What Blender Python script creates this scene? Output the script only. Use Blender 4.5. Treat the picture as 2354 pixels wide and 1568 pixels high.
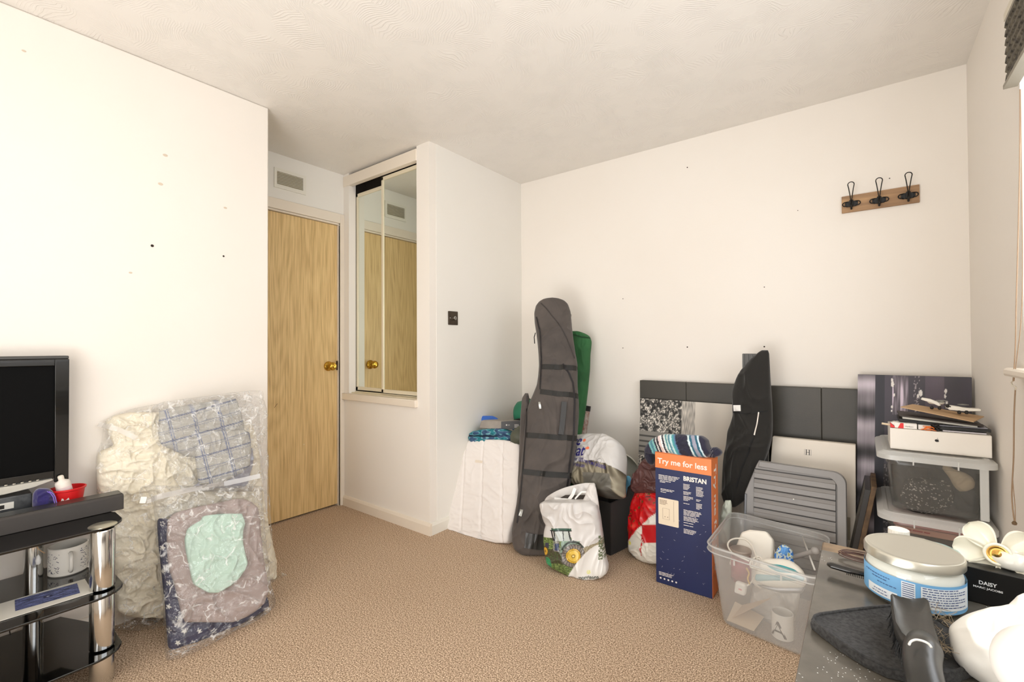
import bpy, bmesh, math, random
import numpy as np
from math import sin, cos, pi, radians, sqrt
from mathutils import Vector, Matrix
from mathutils.bvhtree import BVHTree
random.seed(7); rng = np.random.default_rng(7)
for o in list(bpy.data.objects): bpy.data.objects.remove(o)
SC = bpy.context.scene; COL = SC.collection

# ------------------------------------------------------------------ camera
YAW, PITCH, ROLL, FPX, CAMH = -0.6509, 0.0120, -0.0047, 1056.6, 1.1161
_f = np.array([sin(YAW)*cos(PITCH), cos(YAW)*cos(PITCH), sin(PITCH)])
_r0 = np.array([cos(YAW), -sin(YAW), 0.]); _u0 = np.cross(_r0, _f)
_r = cos(ROLL)*_r0 + sin(ROLL)*_u0; _u = -sin(ROLL)*_r0 + cos(ROLL)*_u0
CAM = np.array([0., 0., CAMH])
cd = bpy.data.cameras.new('camera'); cam = bpy.data.objects.new('camera', cd); COL.objects.link(cam)
cd.sensor_width = 36; cd.lens = FPX/2354*36; cd.clip_start = .02
cam.matrix_world = Matrix(((_r[0], _u[0], -_f[0], 0), (_r[1], _u[1], -_f[1], 0), (_r[2], _u[2], -_f[2], CAMH), (0, 0, 0, 1)))
SC.camera = cam
vs = SC.view_settings; vs.view_transform = 'Standard'; vs.look = 'None'; vs.exposure = -.03; vs.gamma = 1; vs.use_curve_mapping = False
# ------------------------------------------------------------------ world and lights
W = bpy.data.worlds.new('sky'); SC.world = W; W.use_nodes = True
bg = W.node_tree.nodes['Background']; bg.inputs[0].default_value = (.93, .96, 1, 1); bg.inputs[1].default_value = 5.2
def area(name, loc, target, sx, sy, energy, color=(1, 1, 1)):
    l = bpy.data.lights.new(name, 'AREA'); l.shape = 'RECTANGLE'; l.size = sx; l.size_y = sy; l.energy = energy; l.color = color
    o = bpy.data.objects.new(name, l); COL.objects.link(o); o.location = loc
    o.rotation_euler = (Vector(target)-Vector(loc)).to_track_quat('-Z', 'Y').to_euler(); return o
area('rear_fill', (-1.2, -1.56, 1.5), (-1.3, 2, 1.1), 1.9, 1.3, 21, (.985, .985, .985))  # added fill lamp before the windowless rear wall, evens out the walls
area('upward_fill', (-.6, -.7, .5), (-.2, .9, 2.35), 1.2, 1.2, 44, (.985, .985, .985))  # added unseen fill lamp behind the camera, aimed up to lift the ceiling

# ------------------------------------------------------------------ pixel -> world measuring helpers (photo frame 2354x1568)
def at(u, v, ax, val):
    d = _f*FPX + _r*(u-1177) - _u*(v-784); i = 'XYZ'.index(ax); return CAM + d*((val-CAM[i])/d[i])
def atp(u, v, P0, N):
    u = np.asarray(u, float); v = np.asarray(v, float)
    d = _f*FPX + (u-1177)[..., None]*_r - (v-784)[..., None]*_u
    t = np.dot(np.asarray(P0, float)-CAM, N)/(d@np.asarray(N, float)); return CAM + d*t[..., None]
def norm(a): a = np.asarray(a, float); return a/np.linalg.norm(a)
def frame(N):
    N = norm(N); r = norm(np.cross((0, 0, 1), N)); return r, np.cross(N, r)

# ------------------------------------------------------------------ numpy noise
_g = rng.normal(size=(256, 3)); _g /= np.linalg.norm(_g, axis=1)[:, None]; _pm = rng.permutation(256)
def pn(P):
    P = np.asarray(P, float); I = np.floor(P).astype(int); F = P-I; S = F*F*F*(F*(F*6-15)+10); out = 0
    for dx in (0, 1):
        for dy in (0, 1):
            for dz in (0, 1):
                h = _pm[(_pm[(_pm[(I[..., 0]+dx) & 255]+I[..., 1]+dy) & 255]+I[..., 2]+dz) & 255]
                d = (_g[h]*(F-np.array([dx, dy, dz]))).sum(-1)
                w = (S[..., 0] if dx else 1-S[..., 0])*(S[..., 1] if dy else 1-S[..., 1])*(S[..., 2] if dz else 1-S[..., 2])
                out = out+w*d
    return out*1.5
def fbm(P, o=4):
    a = 1.; s = 0
    for k in range(o): s = s+a*pn(P*2**k+k*7.3); a *= .5
    return s
def crease(P, warp=.7):
    Q = P + warp*np.stack([pn(P*.6+11), pn(P*.6+23), pn(P*.6+37)], -1)
    a = 1-np.abs(pn(Q))*2.2; b = 1-np.abs(pn(Q*2.1+5))*2.2
    return np.clip(a, -.5, 1)**3 + .5*np.clip(b, -.5, 1)**3

# ------------------------------------------------------------------ materials
def lin(c):
    c = np.asarray(c, float); c = np.where(c > 1.0001, c/255., c) if np.max(c) > 1.0001 else c
    return tuple(np.where(c <= .04045, c/12.92, ((c+.055)/1.055)**2.4))
MATS = {}
def nm(name):
    m = bpy.data.materials.new(name); m.use_nodes = True; nt = m.node_tree; return m, nt, nt.nodes, nt.links, nt.nodes['Principled BSDF']
def M(name, c, rough=.6, metal=0., bump=None, var=None, sheen=0, spec=None, vcol=False, coat=0, emit=None):
    if name in MATS: return MATS[name]
    m, nt, N, L, b = nm(name); b.inputs['Roughness'].default_value = rough; b.inputs['Metallic'].default_value = metal
    b.inputs['Base Color'].default_value = (*lin(c), 1)
    if spec is not None: b.inputs['Specular IOR Level'].default_value = spec
    if sheen: b.inputs['Sheen Weight'].default_value = sheen
    if coat: b.inputs['Coat Weight'].default_value = coat
    tc = N.new('ShaderNodeTexCoord')
    if var:   # (colour2, scale, [vector scale])
        n = N.new('ShaderNodeTexNoise'); n.inputs['Scale'].default_value = var[1]; n.inputs['Detail'].default_value = 6
        mp = N.new('ShaderNodeMapping'); mp.inputs['Scale'].default_value = var[2] if len(var) > 2 else (1, 1, 1)
        L.new(tc.outputs['Object'], mp.inputs[0]); L.new(mp.outputs[0], n.inputs[0])
        r = N.new('ShaderNodeValToRGB'); r.color_ramp.elements[0].position = .35; r.color_ramp.elements[1].position = .65
        r.color_ramp.elements[0].color = (*lin(c), 1); r.color_ramp.elements[1].color = (*lin(var[0]), 1)
        L.new(n.outputs['Fac'], r.inputs[0]); L.new(r.outputs[0], b.inputs['Base Color'])
    if vcol:
        a = N.new('ShaderNodeAttribute'); a.attribute_name = 'Col'; L.new(a.outputs['Color'], b.inputs['Base Color'])
    if bump:  # (scale, strength, distance)
        n = N.new('ShaderNodeTexNoise'); n.inputs['Scale'].default_value = bump[0]; n.inputs['Detail'].default_value = 5
        L.new(tc.outputs['Object'], n.inputs[0]); bp = N.new('ShaderNodeBump'); bp.inputs['Strength'].default_value = bump[1]
        bp.inputs['Distance'].default_value = bump[2] if len(bump) > 2 else .002
        L.new(n.outputs['Fac'], bp.inputs['Height']); L.new(bp.outputs[0], b.inputs['Normal'])
    if emit: b.inputs['Emission Color'].default_value = (*lin(c), 1); b.inputs['Emission Strength'].default_value = emit
    MATS[name] = m; return m
def see_through(name, c, alpha, rough=.2, bump=None, glossy=.3, base=.045, glints=None):
    """thin clear or frosted plastic: part transparent, part diffuse/translucent, with a gloss on top"""
    m, nt, N, L, b = nm(name); N.remove(b); out = N['Material Output']
    tr = N.new('ShaderNodeBsdfTransparent'); tr.inputs[0].default_value = (.995, .995, .995, 1)
    df = N.new('ShaderNodeBsdfDiffuse'); df.inputs[0].default_value = (*lin(c), 1)
    tl = N.new('ShaderNodeBsdfTranslucent'); tl.inputs[0].default_value = (*lin(c), 1)
    gl = N.new('ShaderNodeBsdfGlossy'); gl.inputs['Roughness'].default_value = rough
    m1 = N.new('ShaderNodeMixShader'); m1.inputs[0].default_value = .2 if glints else .5; L.new(df.outputs[0], m1.inputs[1]); L.new(tl.outputs[0], m1.inputs[2])
    m2 = N.new('ShaderNodeMixShader'); m2.inputs[0].default_value = alpha; L.new(tr.outputs[0], m2.inputs[1]); L.new(m1.outputs[0], m2.inputs[2])
    if glints:   # white crease streaks painted in place of gloss highlights on the folds
        tc = N.new('ShaderNodeTexCoord'); nz = N.new('ShaderNodeTexNoise'); nz.inputs['Scale'].default_value = 9; nz.inputs['Detail'].default_value = 3; L.new(tc.outputs['Object'], nz.inputs[0])
        mv = N.new('ShaderNodeMix'); mv.data_type = 'VECTOR'; mv.inputs[0].default_value = .16; L.new(tc.outputs['Object'], mv.inputs[4]); L.new(nz.outputs['Color'], mv.inputs[5])
        vo = N.new('ShaderNodeTexVoronoi'); vo.feature = 'DISTANCE_TO_EDGE'; vo.inputs['Scale'].default_value = glints[0]; L.new(mv.outputs[1], vo.inputs['Vector'])
        rr = N.new('ShaderNodeValToRGB'); rr.color_ramp.elements[0].color = (1, 1, 1, 1); rr.color_ramp.elements[1].color = (0, 0, 0, 1); rr.color_ramp.elements[1].position = .085; L.new(vo.outputs['Distance'], rr.inputs[0])
        nk = N.new('ShaderNodeTexNoise'); nk.inputs['Scale'].default_value = 24; nk.inputs['Detail'].default_value = 3; L.new(tc.outputs['Object'], nk.inputs[0])
        rk = N.new('ShaderNodeValToRGB'); rk.color_ramp.elements[0].position = .47; rk.color_ramp.elements[1].position = .62; L.new(nk.outputs['Fac'], rk.inputs[0])
        q1 = N.new('ShaderNodeMath'); q1.operation = 'MULTIPLY'; L.new(rr.outputs[0], q1.inputs[0]); L.new(rk.outputs[0], q1.inputs[1])
        q2 = N.new('ShaderNodeMath'); q2.operation = 'MULTIPLY_ADD'; q2.inputs[1].default_value = glints[1]; q2.inputs[2].default_value = alpha; L.new(q1.outputs[0], q2.inputs[0]); L.new(q2.outputs[0], m2.inputs[0])
    lw = N.new('ShaderNodeLayerWeight'); lw.inputs[0].default_value = .5
    pw = N.new('ShaderNodeMath'); pw.operation = 'POWER'; pw.inputs[1].default_value = 4; L.new(lw.outputs['Facing'], pw.inputs[0])
    ml = N.new('ShaderNodeMath'); ml.operation = 'MULTIPLY_ADD'; ml.inputs[1].default_value = glossy; ml.inputs[2].default_value = base; ml.use_clamp = True
    L.new(pw.outputs[0], ml.inputs[0])
    m3 = N.new('ShaderNodeMixShader'); L.new(ml.outputs[0], m3.inputs[0]); L.new(m2.outputs[0], m3.inputs[1]); L.new(gl.outputs[0], m3.inputs[2])
    if bump:
        tc = N.new('ShaderNodeTexCoord'); n = N.new('ShaderNodeTexNoise'); n.inputs['Scale'].default_value = bump[0]; n.inputs['Detail'].default_value = 3
        n.inputs['Distortion'].default_value = 1.5
        L.new(tc.outputs['Object'], n.inputs[0]); bp = N.new('ShaderNodeBump'); bp.inputs['Strength'].default_value = bump[1]; bp.inputs['Distance'].default_value = .01
        L.new(n.outputs['Fac'], bp.inputs['Height'])
        for q in ((gl,) if glints else (df, gl, lw)): L.new(bp.outputs[0], q.inputs['Normal'])
    L.new(m3.outputs[0], out.inputs[0]); return m

# ------------------------------------------------------------------ mesh builder
class G:
    def __init__(s): s.v = []; s.f = []; s.c = None
    def add(s, v, f):
        k = len(s.v); s.v.extend([tuple(map(float, p)) for p in v]); s.f.extend([tuple(i+k for i in q) for q in f]); return s
    def box(s, a, b):
        x0, y0, z0 = a; x1, y1, z1 = b
        return s.add([(x0,y0,z0),(x1,y0,z0),(x1,y1,z0),(x0,y1,z0),(x0,y0,z1),(x1,y0,z1),(x1,y1,z1),(x0,y1,z1)],
                     [(0,3,2,1),(4,5,6,7),(0,1,5,4),(1,2,6,5),(2,3,7,6),(3,0,4,7)])
    def obox(s, c, ax, ay, az):     # centre, three half axes
        c, ax, ay, az = map(lambda q: np.asarray(q, float), (c, ax, ay, az)); P = [c+i*ax+j*ay+k*az for k in (-1, 1) for i, j in ((-1,-1),(1,-1),(1,1),(-1,1))]
        return s.add(P, [(0,3,2,1),(4,5,6,7),(0,1,5,4),(1,2,6,5),(2,3,7,6),(3,0,4,7)])
    def lathe(s, c, prof, n=32, ax=(0, 0, 1), sx=1.):   # prof: (r, h)
        ax = norm(ax); a = norm(np.cross(ax, (0, 0, 1))) if abs(ax[2]) < .9 else norm(np.cross(ax, (0, 1, 0))); b = np.cross(ax, a); c = np.asarray(c, float)
        V = []; F = []
        for r, h in prof: V += [c+ax*h+(a*cos(2*pi*i/n)*sx+b*sin(2*pi*i/n))*r for i in range(n)]
        for k in range(len(prof)-1):
            F += [(k*n+i, k*n+(i+1) % n, (k+1)*n+(i+1) % n, (k+1)*n+i) for i in range(n)]
        if prof[0][0] > 1e-5: F.append(tuple(range(n))[::-1])
        if prof[-1][0] > 1e-5: F.append(tuple((len(prof)-1)*n+i for i in range(n)))
        return s.add(V, F)
    def tube(s, pts, r, n=8, closed=False, ry=None):
        pts = [np.asarray(p, float) for p in pts]; m = len(pts); V = []; F = []; prev = None
        for i, p in enumerate(pts):
            t = norm((pts[(i+1) % m]-pts[i-1]) if closed else (pts[min(i+1, m-1)]-pts[max(i-1, 0)]))
            if prev is None: a = np.cross(t, (0, 0, 1)); a = a if np.linalg.norm(a) > .1 else np.cross(t, (0, 1, 0))
            else: a = prev-t*np.dot(prev, t)
            a = norm(a); b = np.cross(t, a); prev = a; rr = r[i] if hasattr(r, '__len__') else r
            V += [p+(a*cos(2*pi*k/n)+b*sin(2*pi*k/n)*(ry or 1))*rr for k in range(n)]
        e = m if closed else m-1
        for i in range(e): F += [(i*n+k, i*n+(k+1) % n, ((i+1) % m)*n+(k+1) % n, ((i+1) % m)*n+k) for k in range(n)]
        if not closed: F += [tuple(range(n))[::-1], tuple((m-1)*n+k for k in range(n))]
        return s.add(V, F)
    def prism(s, poly, o, a, b, d):  # 2D outline in frame (a,b) at o, extruded by vector d
        o, a, b, d = map(lambda q: np.asarray(q, float), (o, a, b, d)); n = len(poly)
        V = [o+a*x+b*y for x, y in poly]; V += [p+d for p in V]
        return s.add(V, [tuple(range(n))[::-1], tuple(range(n, 2*n))]+[(i, (i+1) % n, (i+1) % n+n, i+n) for i in range(n)])
def rrect(x0, y0, x1, y1, r, n=6):
    P = []
    for cx, cy, a0 in ((x1-r, y1-r, 0), (x0+r, y1-r, 90), (x0+r, y0+r, 180), (x1-r, y0+r, 270)):
        P += [(cx+r*cos(radians(a0+90*i/n)), cy+r*sin(radians(a0+90*i/n))) for i in range(n+1)]
    return P
def circ(c, a, b, r, n=24, a0=0, a1=2*pi, rb=None): return [np.asarray(c, float)+np.asarray(a)*cos(a0+(a1-a0)*i/n)*r+np.asarray(b)*sin(a0+(a1-a0)*i/n)*(rb or r) for i in range(n+(0 if a1-a0 > 6.2 else 1))]

def fixnormals(me):
    bm = bmesh.new(); bm.from_mesh(me); bmesh.ops.recalc_face_normals(bm, faces=bm.faces); bm.to_mesh(me); bm.free()
def part(name, g, mat, parent=None, smooth=False, bevel=0, label=None, fix=True, kind=None):
    me = bpy.data.meshes.new(name)
    me.from_pydata(g.v, [], g.f) if not isinstance(g, tuple) else me.from_pydata(g[0], [], g[1])
    me.update()
    if fix: fixnormals(me)
    if not isinstance(g, tuple) and g.c is not None or (isinstance(g, tuple) and len(g) > 2 and g[2] is not None):
        c = g[2] if isinstance(g, tuple) else g.c
        a = me.color_attributes.new('Col', 'FLOAT_COLOR', 'POINT'); c = np.asarray(c, float); c = np.clip(c, 0, 1)
        c = np.where(c <= .04045, c/12.92, ((c+.055)/1.055)**2.4); buf = np.ones((len(c), 4), np.float32); buf[:, :3] = c; a.data.foreach_set('color', buf.ravel())
    if smooth: me.shade_smooth() if smooth is True else me.shade_smooth()
    o = bpy.data.objects.new(name, me); COL.objects.link(o)
    if mat: me.materials.append(mat)
    if parent is not None:
        o.parent = parent
        o.matrix_parent_inverse = WM(parent).inverted()
    if bevel:
        b = o.modifiers.new('bevel', 'BEVEL'); b.width = bevel; b.segments = 2; b.limit_method = 'ANGLE'; b.angle_limit = radians(35)
    if smooth == 'auto' or bevel:
        try: me.shade_smooth(); 
        except Exception: pass
        me.set_sharp_from_angle(angle=radians(40))
    if label: o['label'] = label
    if kind: o['kind'] = kind
    return o
def WM(o):
    m = o.matrix_basis.copy() if not o.parent else WM(o.parent) @ o.matrix_parent_inverse @ o.matrix_basis
    return m
def tag(o, label=None, cat=None, group=None, kind=None):
    if label: o['label'] = label
    if cat: o['category'] = cat
    if group: o['group'] = group
    if kind: o['kind'] = kind
    return o
def thing(name, label, cat, loc, group=None):
    o = bpy.data.objects.new(name, None); COL.objects.link(o); o.empty_display_size = .05
    o.location = tuple(map(float, loc)); return tag(o, label, cat, group)

def cushion(rows, P0, N, T, Tb, nu=70, nv=70, p=2.4, q=2.4, amp=.006, freq=(9, 9, 9), seed=0, colfn=None, mode='crease', flat_bottom=False, smoothrows=True, edge=.25):
    """closed soft body: outline given row by row (v, uL, uR) on the plane (P0,N); T front depth, Tb back depth"""
    N = norm(N); rows = np.array(rows, float); vv = np.linspace(0, 1, nv); vv = .5*vv+.5*(1-np.cos(pi*vv))/2
    V = rows[0, 0]+(rows[-1, 0]-rows[0, 0])*vv; UL = np.interp(V, rows[:, 0], rows[:, 1]); UR = np.interp(V, rows[:, 0], rows[:, 2])
    if smoothrows:
        for _ in range(2):
            UL[1:-1] = (UL[:-2]+2*UL[1:-1]+UL[2:])/4; UR[1:-1] = (UR[:-2]+2*UR[1:-1]+UR[2:])/4
    a = np.linspace(0, 1, nu); s = (.45*a+.55*(1-np.cos(pi*a))/2)
    U = UL[:, None]*(1-s)+UR[:, None]*s; VV = np.repeat(V[:, None], nu, 1)
    P = atp(U, VV, P0, N); f = (1-np.abs(2*s-1)**p)**(1/p); g = (1-np.abs(2*vv-1)**q)**(1/q)
    if flat_bottom: g = np.where(vv > .5, 1, g)
    fg = np.clip(g[:, None]*f[None], 0, 1)
    Q = P*np.array(freq)+seed*3.7
    d = (crease(Q) if mode == 'crease' else fbm(Q)) if amp else 0
    e = edge+(1-edge)*fg**.7
    Pf = P+N*((T*fg+amp*d*e)[..., None]); Pb = P-N*((Tb*fg)[..., None])
    if colfn is not None: C = colfn(U, VV, P)
    V1 = Pf.reshape(-1, 3); n = nu*nv; idx = np.arange(n).reshape(nv, nu)
    F = [tuple(map(int, (idx[i, j], idx[i+1, j], idx[i+1, j+1], idx[i, j+1]))) for i in range(nv-1) for j in range(nu-1)]
    bidx = idx.copy(); inner = np.zeros((nv, nu), bool); inner[1:-1, 1:-1] = True
    if flat_bottom: inner[-1, 1:-1] = True
    m = inner.sum(); bidx[inner] = n+np.arange(m); V2 = Pb[inner]
    F += [tuple(map(int, (bidx[i, j], bidx[i, j+1], bidx[i+1, j+1], bidx[i+1, j]))) for i in range(nv-1) for j in range(nu-1)]
    if flat_bottom: F += [tuple(map(int, (idx[-1, j], bidx[-1, j], bidx[-1, j+1], idx[-1, j+1]))) for j in range(nu-1)]
    F = [tuple(dict.fromkeys(q_)) for q_ in F]; F = [q_ for q_ in F if len(q_) > 2]
    Vall = np.concatenate([V1, V2]); Vall[:, 2] = np.maximum(Vall[:, 2], .0015)
    Cc = None
    if colfn is not None: Cc = np.concatenate([C.reshape(-1, 3), C[inner]])
    return (Vall.tolist(), F, Cc)
def bvh(g): return BVHTree.FromPolygons([Vector(p) for p in g[0]], g[1])

# text as real flat geometry
_tc = {}
def text_verts(s, size, bold=0):
    k = (s, round(bold/size, 4))
    if k not in _tc:
        cu = bpy.data.curves.new('t', 'FONT'); cu.body = s; cu.size = 1; cu.resolution_u = 3; cu.offset = k[1]
        o = bpy.data.objects.new('t', cu); COL.objects.link(o); dg = bpy.context.evaluated_depsgraph_get(); me = bpy.data.meshes.new_from_object(o.evaluated_get(dg))
        _tc[k] = ([tuple(v.co) for v in me.vertices], [tuple(p.vertices) for p in me.polygons]); bpy.data.objects.remove(o); bpy.data.curves.remove(cu); bpy.data.meshes.remove(me)
    v, f = _tc[k]; return [(x*size, y*size) for x, y, z in v], f
def text(g, s, o, r, u, size, width=None, bold=0, tree=None, N=None, off=.0025):
    v, f = text_verts(s, size, bold)
    if width: w = max(p[0] for p in v)-min(p[0] for p in v); v = [(x*width/w, y) for x, y in v]
    o, r, u = map(lambda q: np.asarray(q, float), (o, r, u)); P = [o+r*x+u*y for x, y in v]
    if tree is not None:
        N_ = norm(N); P2 = []; miss = set()
        for i, p_ in enumerate(P):
            h = tree.ray_cast(Vector(p_+N_*.4), Vector(-N_))
            if h[0] is None: miss.add(i)
            P2.append(np.array(h[0])+N_*off if h[0] is not None else p_)
        P = P2; f = [q for q in f if not any(i in miss for i in q)]
    return g.add(P, f)
def bars(g, o, r, u, w, lines, lh, th=.45, seed=1):
    """unreadable small print: rows of short dashes"""
    R = random.Random(seed); o, r, u = map(lambda q: np.asarray(q, float), (o, r, u))
    for i in range(lines):
        x = 0; end = w*(R.uniform(.8, 1) if i < lines-1 else R.uniform(.4, .8))
        while x < end:
            l = min(R.uniform(.12, .3)*w, end-x); 
            if l > .001: a = o+r*x-u*i*lh; g.add([a, a+r*l, a+r*l+u*lh*th, a+u*lh*th], [(0, 1, 2, 3)])
            x += l+.025*w
    return g
def paint(name, o, r, u, w, h, nx, ny, fn, mat, parent, label=None):
    o, r, u = map(lambda q: np.asarray(q, float), (o, r, u)); X, Y = np.meshgrid(np.linspace(0, 1, nx), np.linspace(0, 1, ny))
    P = o+r*(X[..., None]*w)+u*(Y[..., None]*h); C = fn(X, Y).reshape(-1, 3); i = np.arange(nx*ny).reshape(ny, nx)
    F = np.stack([i[:-1, :-1], i[:-1, 1:], i[1:, 1:], i[1:, :-1]], -1).reshape(-1, 4)
    return part(name, (P.reshape(-1, 3).tolist(), [tuple(map(int, q)) for q in F], C), mat, parent, fix=False, label=label)

# ==================================================================== SETTING
XL, YL, XD, YM, XS, YB, XR, H, YR = -2.4193, 1.1163, -2.9465, 1.8827, -2.0499, 2.8143, .3788, 2.3505, -1.6
def wallmat(name, c, c2):
    m, nt, N, L, b = nm(name); b.inputs['Roughness'].default_value = .75; b.inputs['Specular IOR Level'].default_value = .25
    tc = N.new('ShaderNodeTexCoord'); n = N.new('ShaderNodeTexNoise'); n.inputs['Scale'].default_value = 1.3; n.inputs['Detail'].default_value = 5
    L.new(tc.outputs['Object'], n.inputs[0]); r = N.new('ShaderNodeValToRGB'); r.color_ramp.elements[0].color = (*lin(c), 1); r.color_ramp.elements[1].color = (*lin(c2), 1)
    r.color_ramp.elements[0].position = .4; r.color_ramp.elements[1].position = .7
    L.new(n.outputs['Fac'], r.inputs[0]); L.new(r.outputs[0], b.inputs['Base Color'])
    n2 = N.new('ShaderNodeTexNoise'); n2.inputs['Scale'].default_value = 90; n2.inputs['Detail'].default_value = 4; L.new(tc.outputs['Object'], n2.inputs[0])
    n3 = N.new('ShaderNodeTexNoise'); n3.inputs['Scale'].default_value = 6; L.new(tc.outputs['Object'], n3.inputs[0])
    ad = N.new('ShaderNodeMath'); ad.operation = 'MULTIPLY_ADD'; ad.inputs[1].default_value = .25; L.new(n2.outputs['Fac'], ad.inputs[0]); L.new(n3.outputs['Fac'], ad.inputs[2])
    bp = N.new('ShaderNodeBump'); bp.inputs['Strength'].default_value = .25; bp.inputs['Distance'].default_value = .004; L.new(ad.outputs[0], bp.inputs['Height']); L.new(bp.outputs[0], b.inputs['Normal'])
    return m
mw = wallmat('cream_wall_paint', (.945, .92, .885), (.938, .91, .872))
mww = wallmat('white_wall_paint', (.94, .925, .895), (.93, .915, .88))
gloss = M('white_gloss_paint', (.93, .885, .82), .35, bump=(14, .1, .002))
glossw = M('pale_gloss_paint', (.92, .905, .86), .35)
def ceilmat():
    m, nt, N, L, b = nm('textured_ceiling_plaster'); b.inputs['Base Color'].default_value = (*lin((.925, .905, .875)), 1); b.inputs['Roughness'].default_value = .45
    b.inputs['Specular IOR Level'].default_value = .35
    tc = N.new('ShaderNodeTexCoord'); vo = N.new('ShaderNodeTexVoronoi'); vo.inputs['Scale'].default_value = 9.0; vo.inputs['Randomness'].default_value = 1
    wn = N.new('ShaderNodeTexNoise'); wn.inputs['Scale'].default_value = 3; L.new(tc.outputs['Object'], wn.inputs[0])
    mx = N.new('ShaderNodeMix'); mx.data_type = 'VECTOR'; mx.inputs[0].default_value = .22; L.new(tc.outputs['Object'], mx.inputs[4]); L.new(wn.outputs['Color'], mx.inputs[5])
    L.new(mx.outputs[1], vo.inputs['Vector'])
    sp = N.new('ShaderNodeSeparateColor'); L.new(vo.outputs['Color'], sp.inputs[0]); ml = N.new('ShaderNodeMath'); ml.operation = 'MULTIPLY'; ml.inputs[1].default_value = 6.28; L.new(sp.outputs[0], ml.inputs[0])
    rt = N.new('ShaderNodeVectorRotate'); rt.rotation_type = 'Z_AXIS'; L.new(mx.outputs[1], rt.inputs['Vector']); L.new(ml.outputs[0], rt.inputs['Angle'])
    ms = N.new('ShaderNodeMapping'); ms.inputs['Scale'].default_value = (85, 9, 1); L.new(rt.outputs[0], ms.inputs[0])
    wv = N.new('ShaderNodeTexNoise'); wv.inputs['Scale'].default_value = 1; wv.inputs['Detail'].default_value = 1.5; L.new(ms.outputs[0], wv.inputs[0])
    n2 = N.new('ShaderNodeTexNoise'); n2.inputs['Scale'].default_value = 90; n2.inputs['Detail'].default_value = 4; L.new(tc.outputs['Object'], n2.inputs[0])
    n3 = N.new('ShaderNodeTexNoise'); n3.inputs['Scale'].default_value = 6; L.new(tc.outputs['Object'], n3.inputs[0])
    ad = N.new('ShaderNodeMath'); ad.operation = 'MULTIPLY_ADD'; ad.inputs[1].default_value = .25; L.new(n2.outputs['Fac'], ad.inputs[0]); L.new(n3.outputs['Fac'], ad.inputs[2])
    bp = N.new('ShaderNodeBump'); bp.inputs['Strength'].default_value = .25; bp.inputs['Distance'].default_value = .004; L.new(ad.outputs[0], bp.inputs['Height']); L.new(bp.outputs[0], b.inputs['Normal'])
    return m
mw = wallmat('cream_wall_paint', (.945, .92, .885), (.938, .91, .872))
mww = wallmat('white_wall_paint', (.94, .925, .895), (.93, .915, .88))
gloss = M('white_gloss_paint', (.93, .885, .82), .35, bump=(14, .1, .002))
glossw = M('pale_gloss_paint', (.92, .905, .86), .35)
def ceilmat():
    m, nt, N, L, b = nm('textured_ceiling_plaster'); b.inputs['Base Color'].default_value = (*lin((.925, .905, .875)), 1); b.inputs['Roughness'].default_value = .45
    b.inputs['Specular IOR Level'].default_value = .35
    tc = N.new('ShaderNodeTexCoord'); vo = N.new('ShaderNodeTexVoronoi'); vo.inputs['Scale'].default_value = 9.0; vo.inputs['Randomness'].default_value = 1
    wn = N.new('ShaderNodeTexNoise'); wn.inputs['Scale'].default_value = 3; L.new(tc.outputs['Object'], wn.inputs[0])
    mx = N.new('ShaderNodeMix'); mx.data_type = 'VECTOR'; mx.inputs[0].default_value = .22; L.new(tc.outputs['Object'], mx.inputs[4]); L.new(wn.outputs['Color'], mx.inputs[5])
    L.new(mx.outputs[1], vo.inputs['Vector'])
    sp = N.new('ShaderNodeSeparateColor'); L.new(vo.outputs['Color'], sp.inputs[0]); ml = N.new('ShaderNodeMath'); ml.operation = 'MULTIPLY'; ml.inputs[1].default_value = 6.28; L.new(sp.outputs[0], ml.inputs[0])
    rt = N.new('ShaderNodeVectorRotate'); rt.rotation_type = 'Z_AXIS'; L.new(mx.outputs[1], rt.inputs['Vector']); L.new(ml.outputs[0], rt.inputs['Angle'])
    wv = N.new('ShaderNodeTexWave'); wv.inputs['Scale'].default_value = 40; wv.inputs['Distortion'].default_value = 4; wv.inputs['Detail'].default_value = 2; wv.inputs['Detail Scale'].default_value = .35
    L.new(rt.outputs[0], wv.inputs['Vector'])
    n2 = N.new('ShaderNodeTexNoise'); n2.inputs['Scale'].default_value = 9; n2.inputs['Detail'].default_value = 3; L.new(tc.outputs['Object'], n2.inputs[0])
    rp = N.new('ShaderNodeValToRGB'); rp.color_ramp.elements[0].position = .40; rp.color_ramp.elements[1].position = .62; L.new(n2.outputs['Fac'], rp.inputs[0])
    pw = N.new('ShaderNodeMapRange'); pw.inputs[1].default_value = .50; pw.inputs[2].default_value = .74; L.new(wv.outputs['Fac'], pw.inputs[0])
    mu = N.new('ShaderNodeMath'); mu.operation = 'MULTIPLY'; L.new(pw.outputs[0], mu.inputs[0]); L.new(rp.outputs[0], mu.inputs[1])
    bp = N.new('ShaderNodeBump'); bp.inputs['Strength'].default_value = .55; bp.inputs['Distance'].default_value = .003; L.new(mu.outputs[0], bp.inputs['Height']); L.new(bp.outputs[0], b.inputs['Normal'])
    return m
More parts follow.
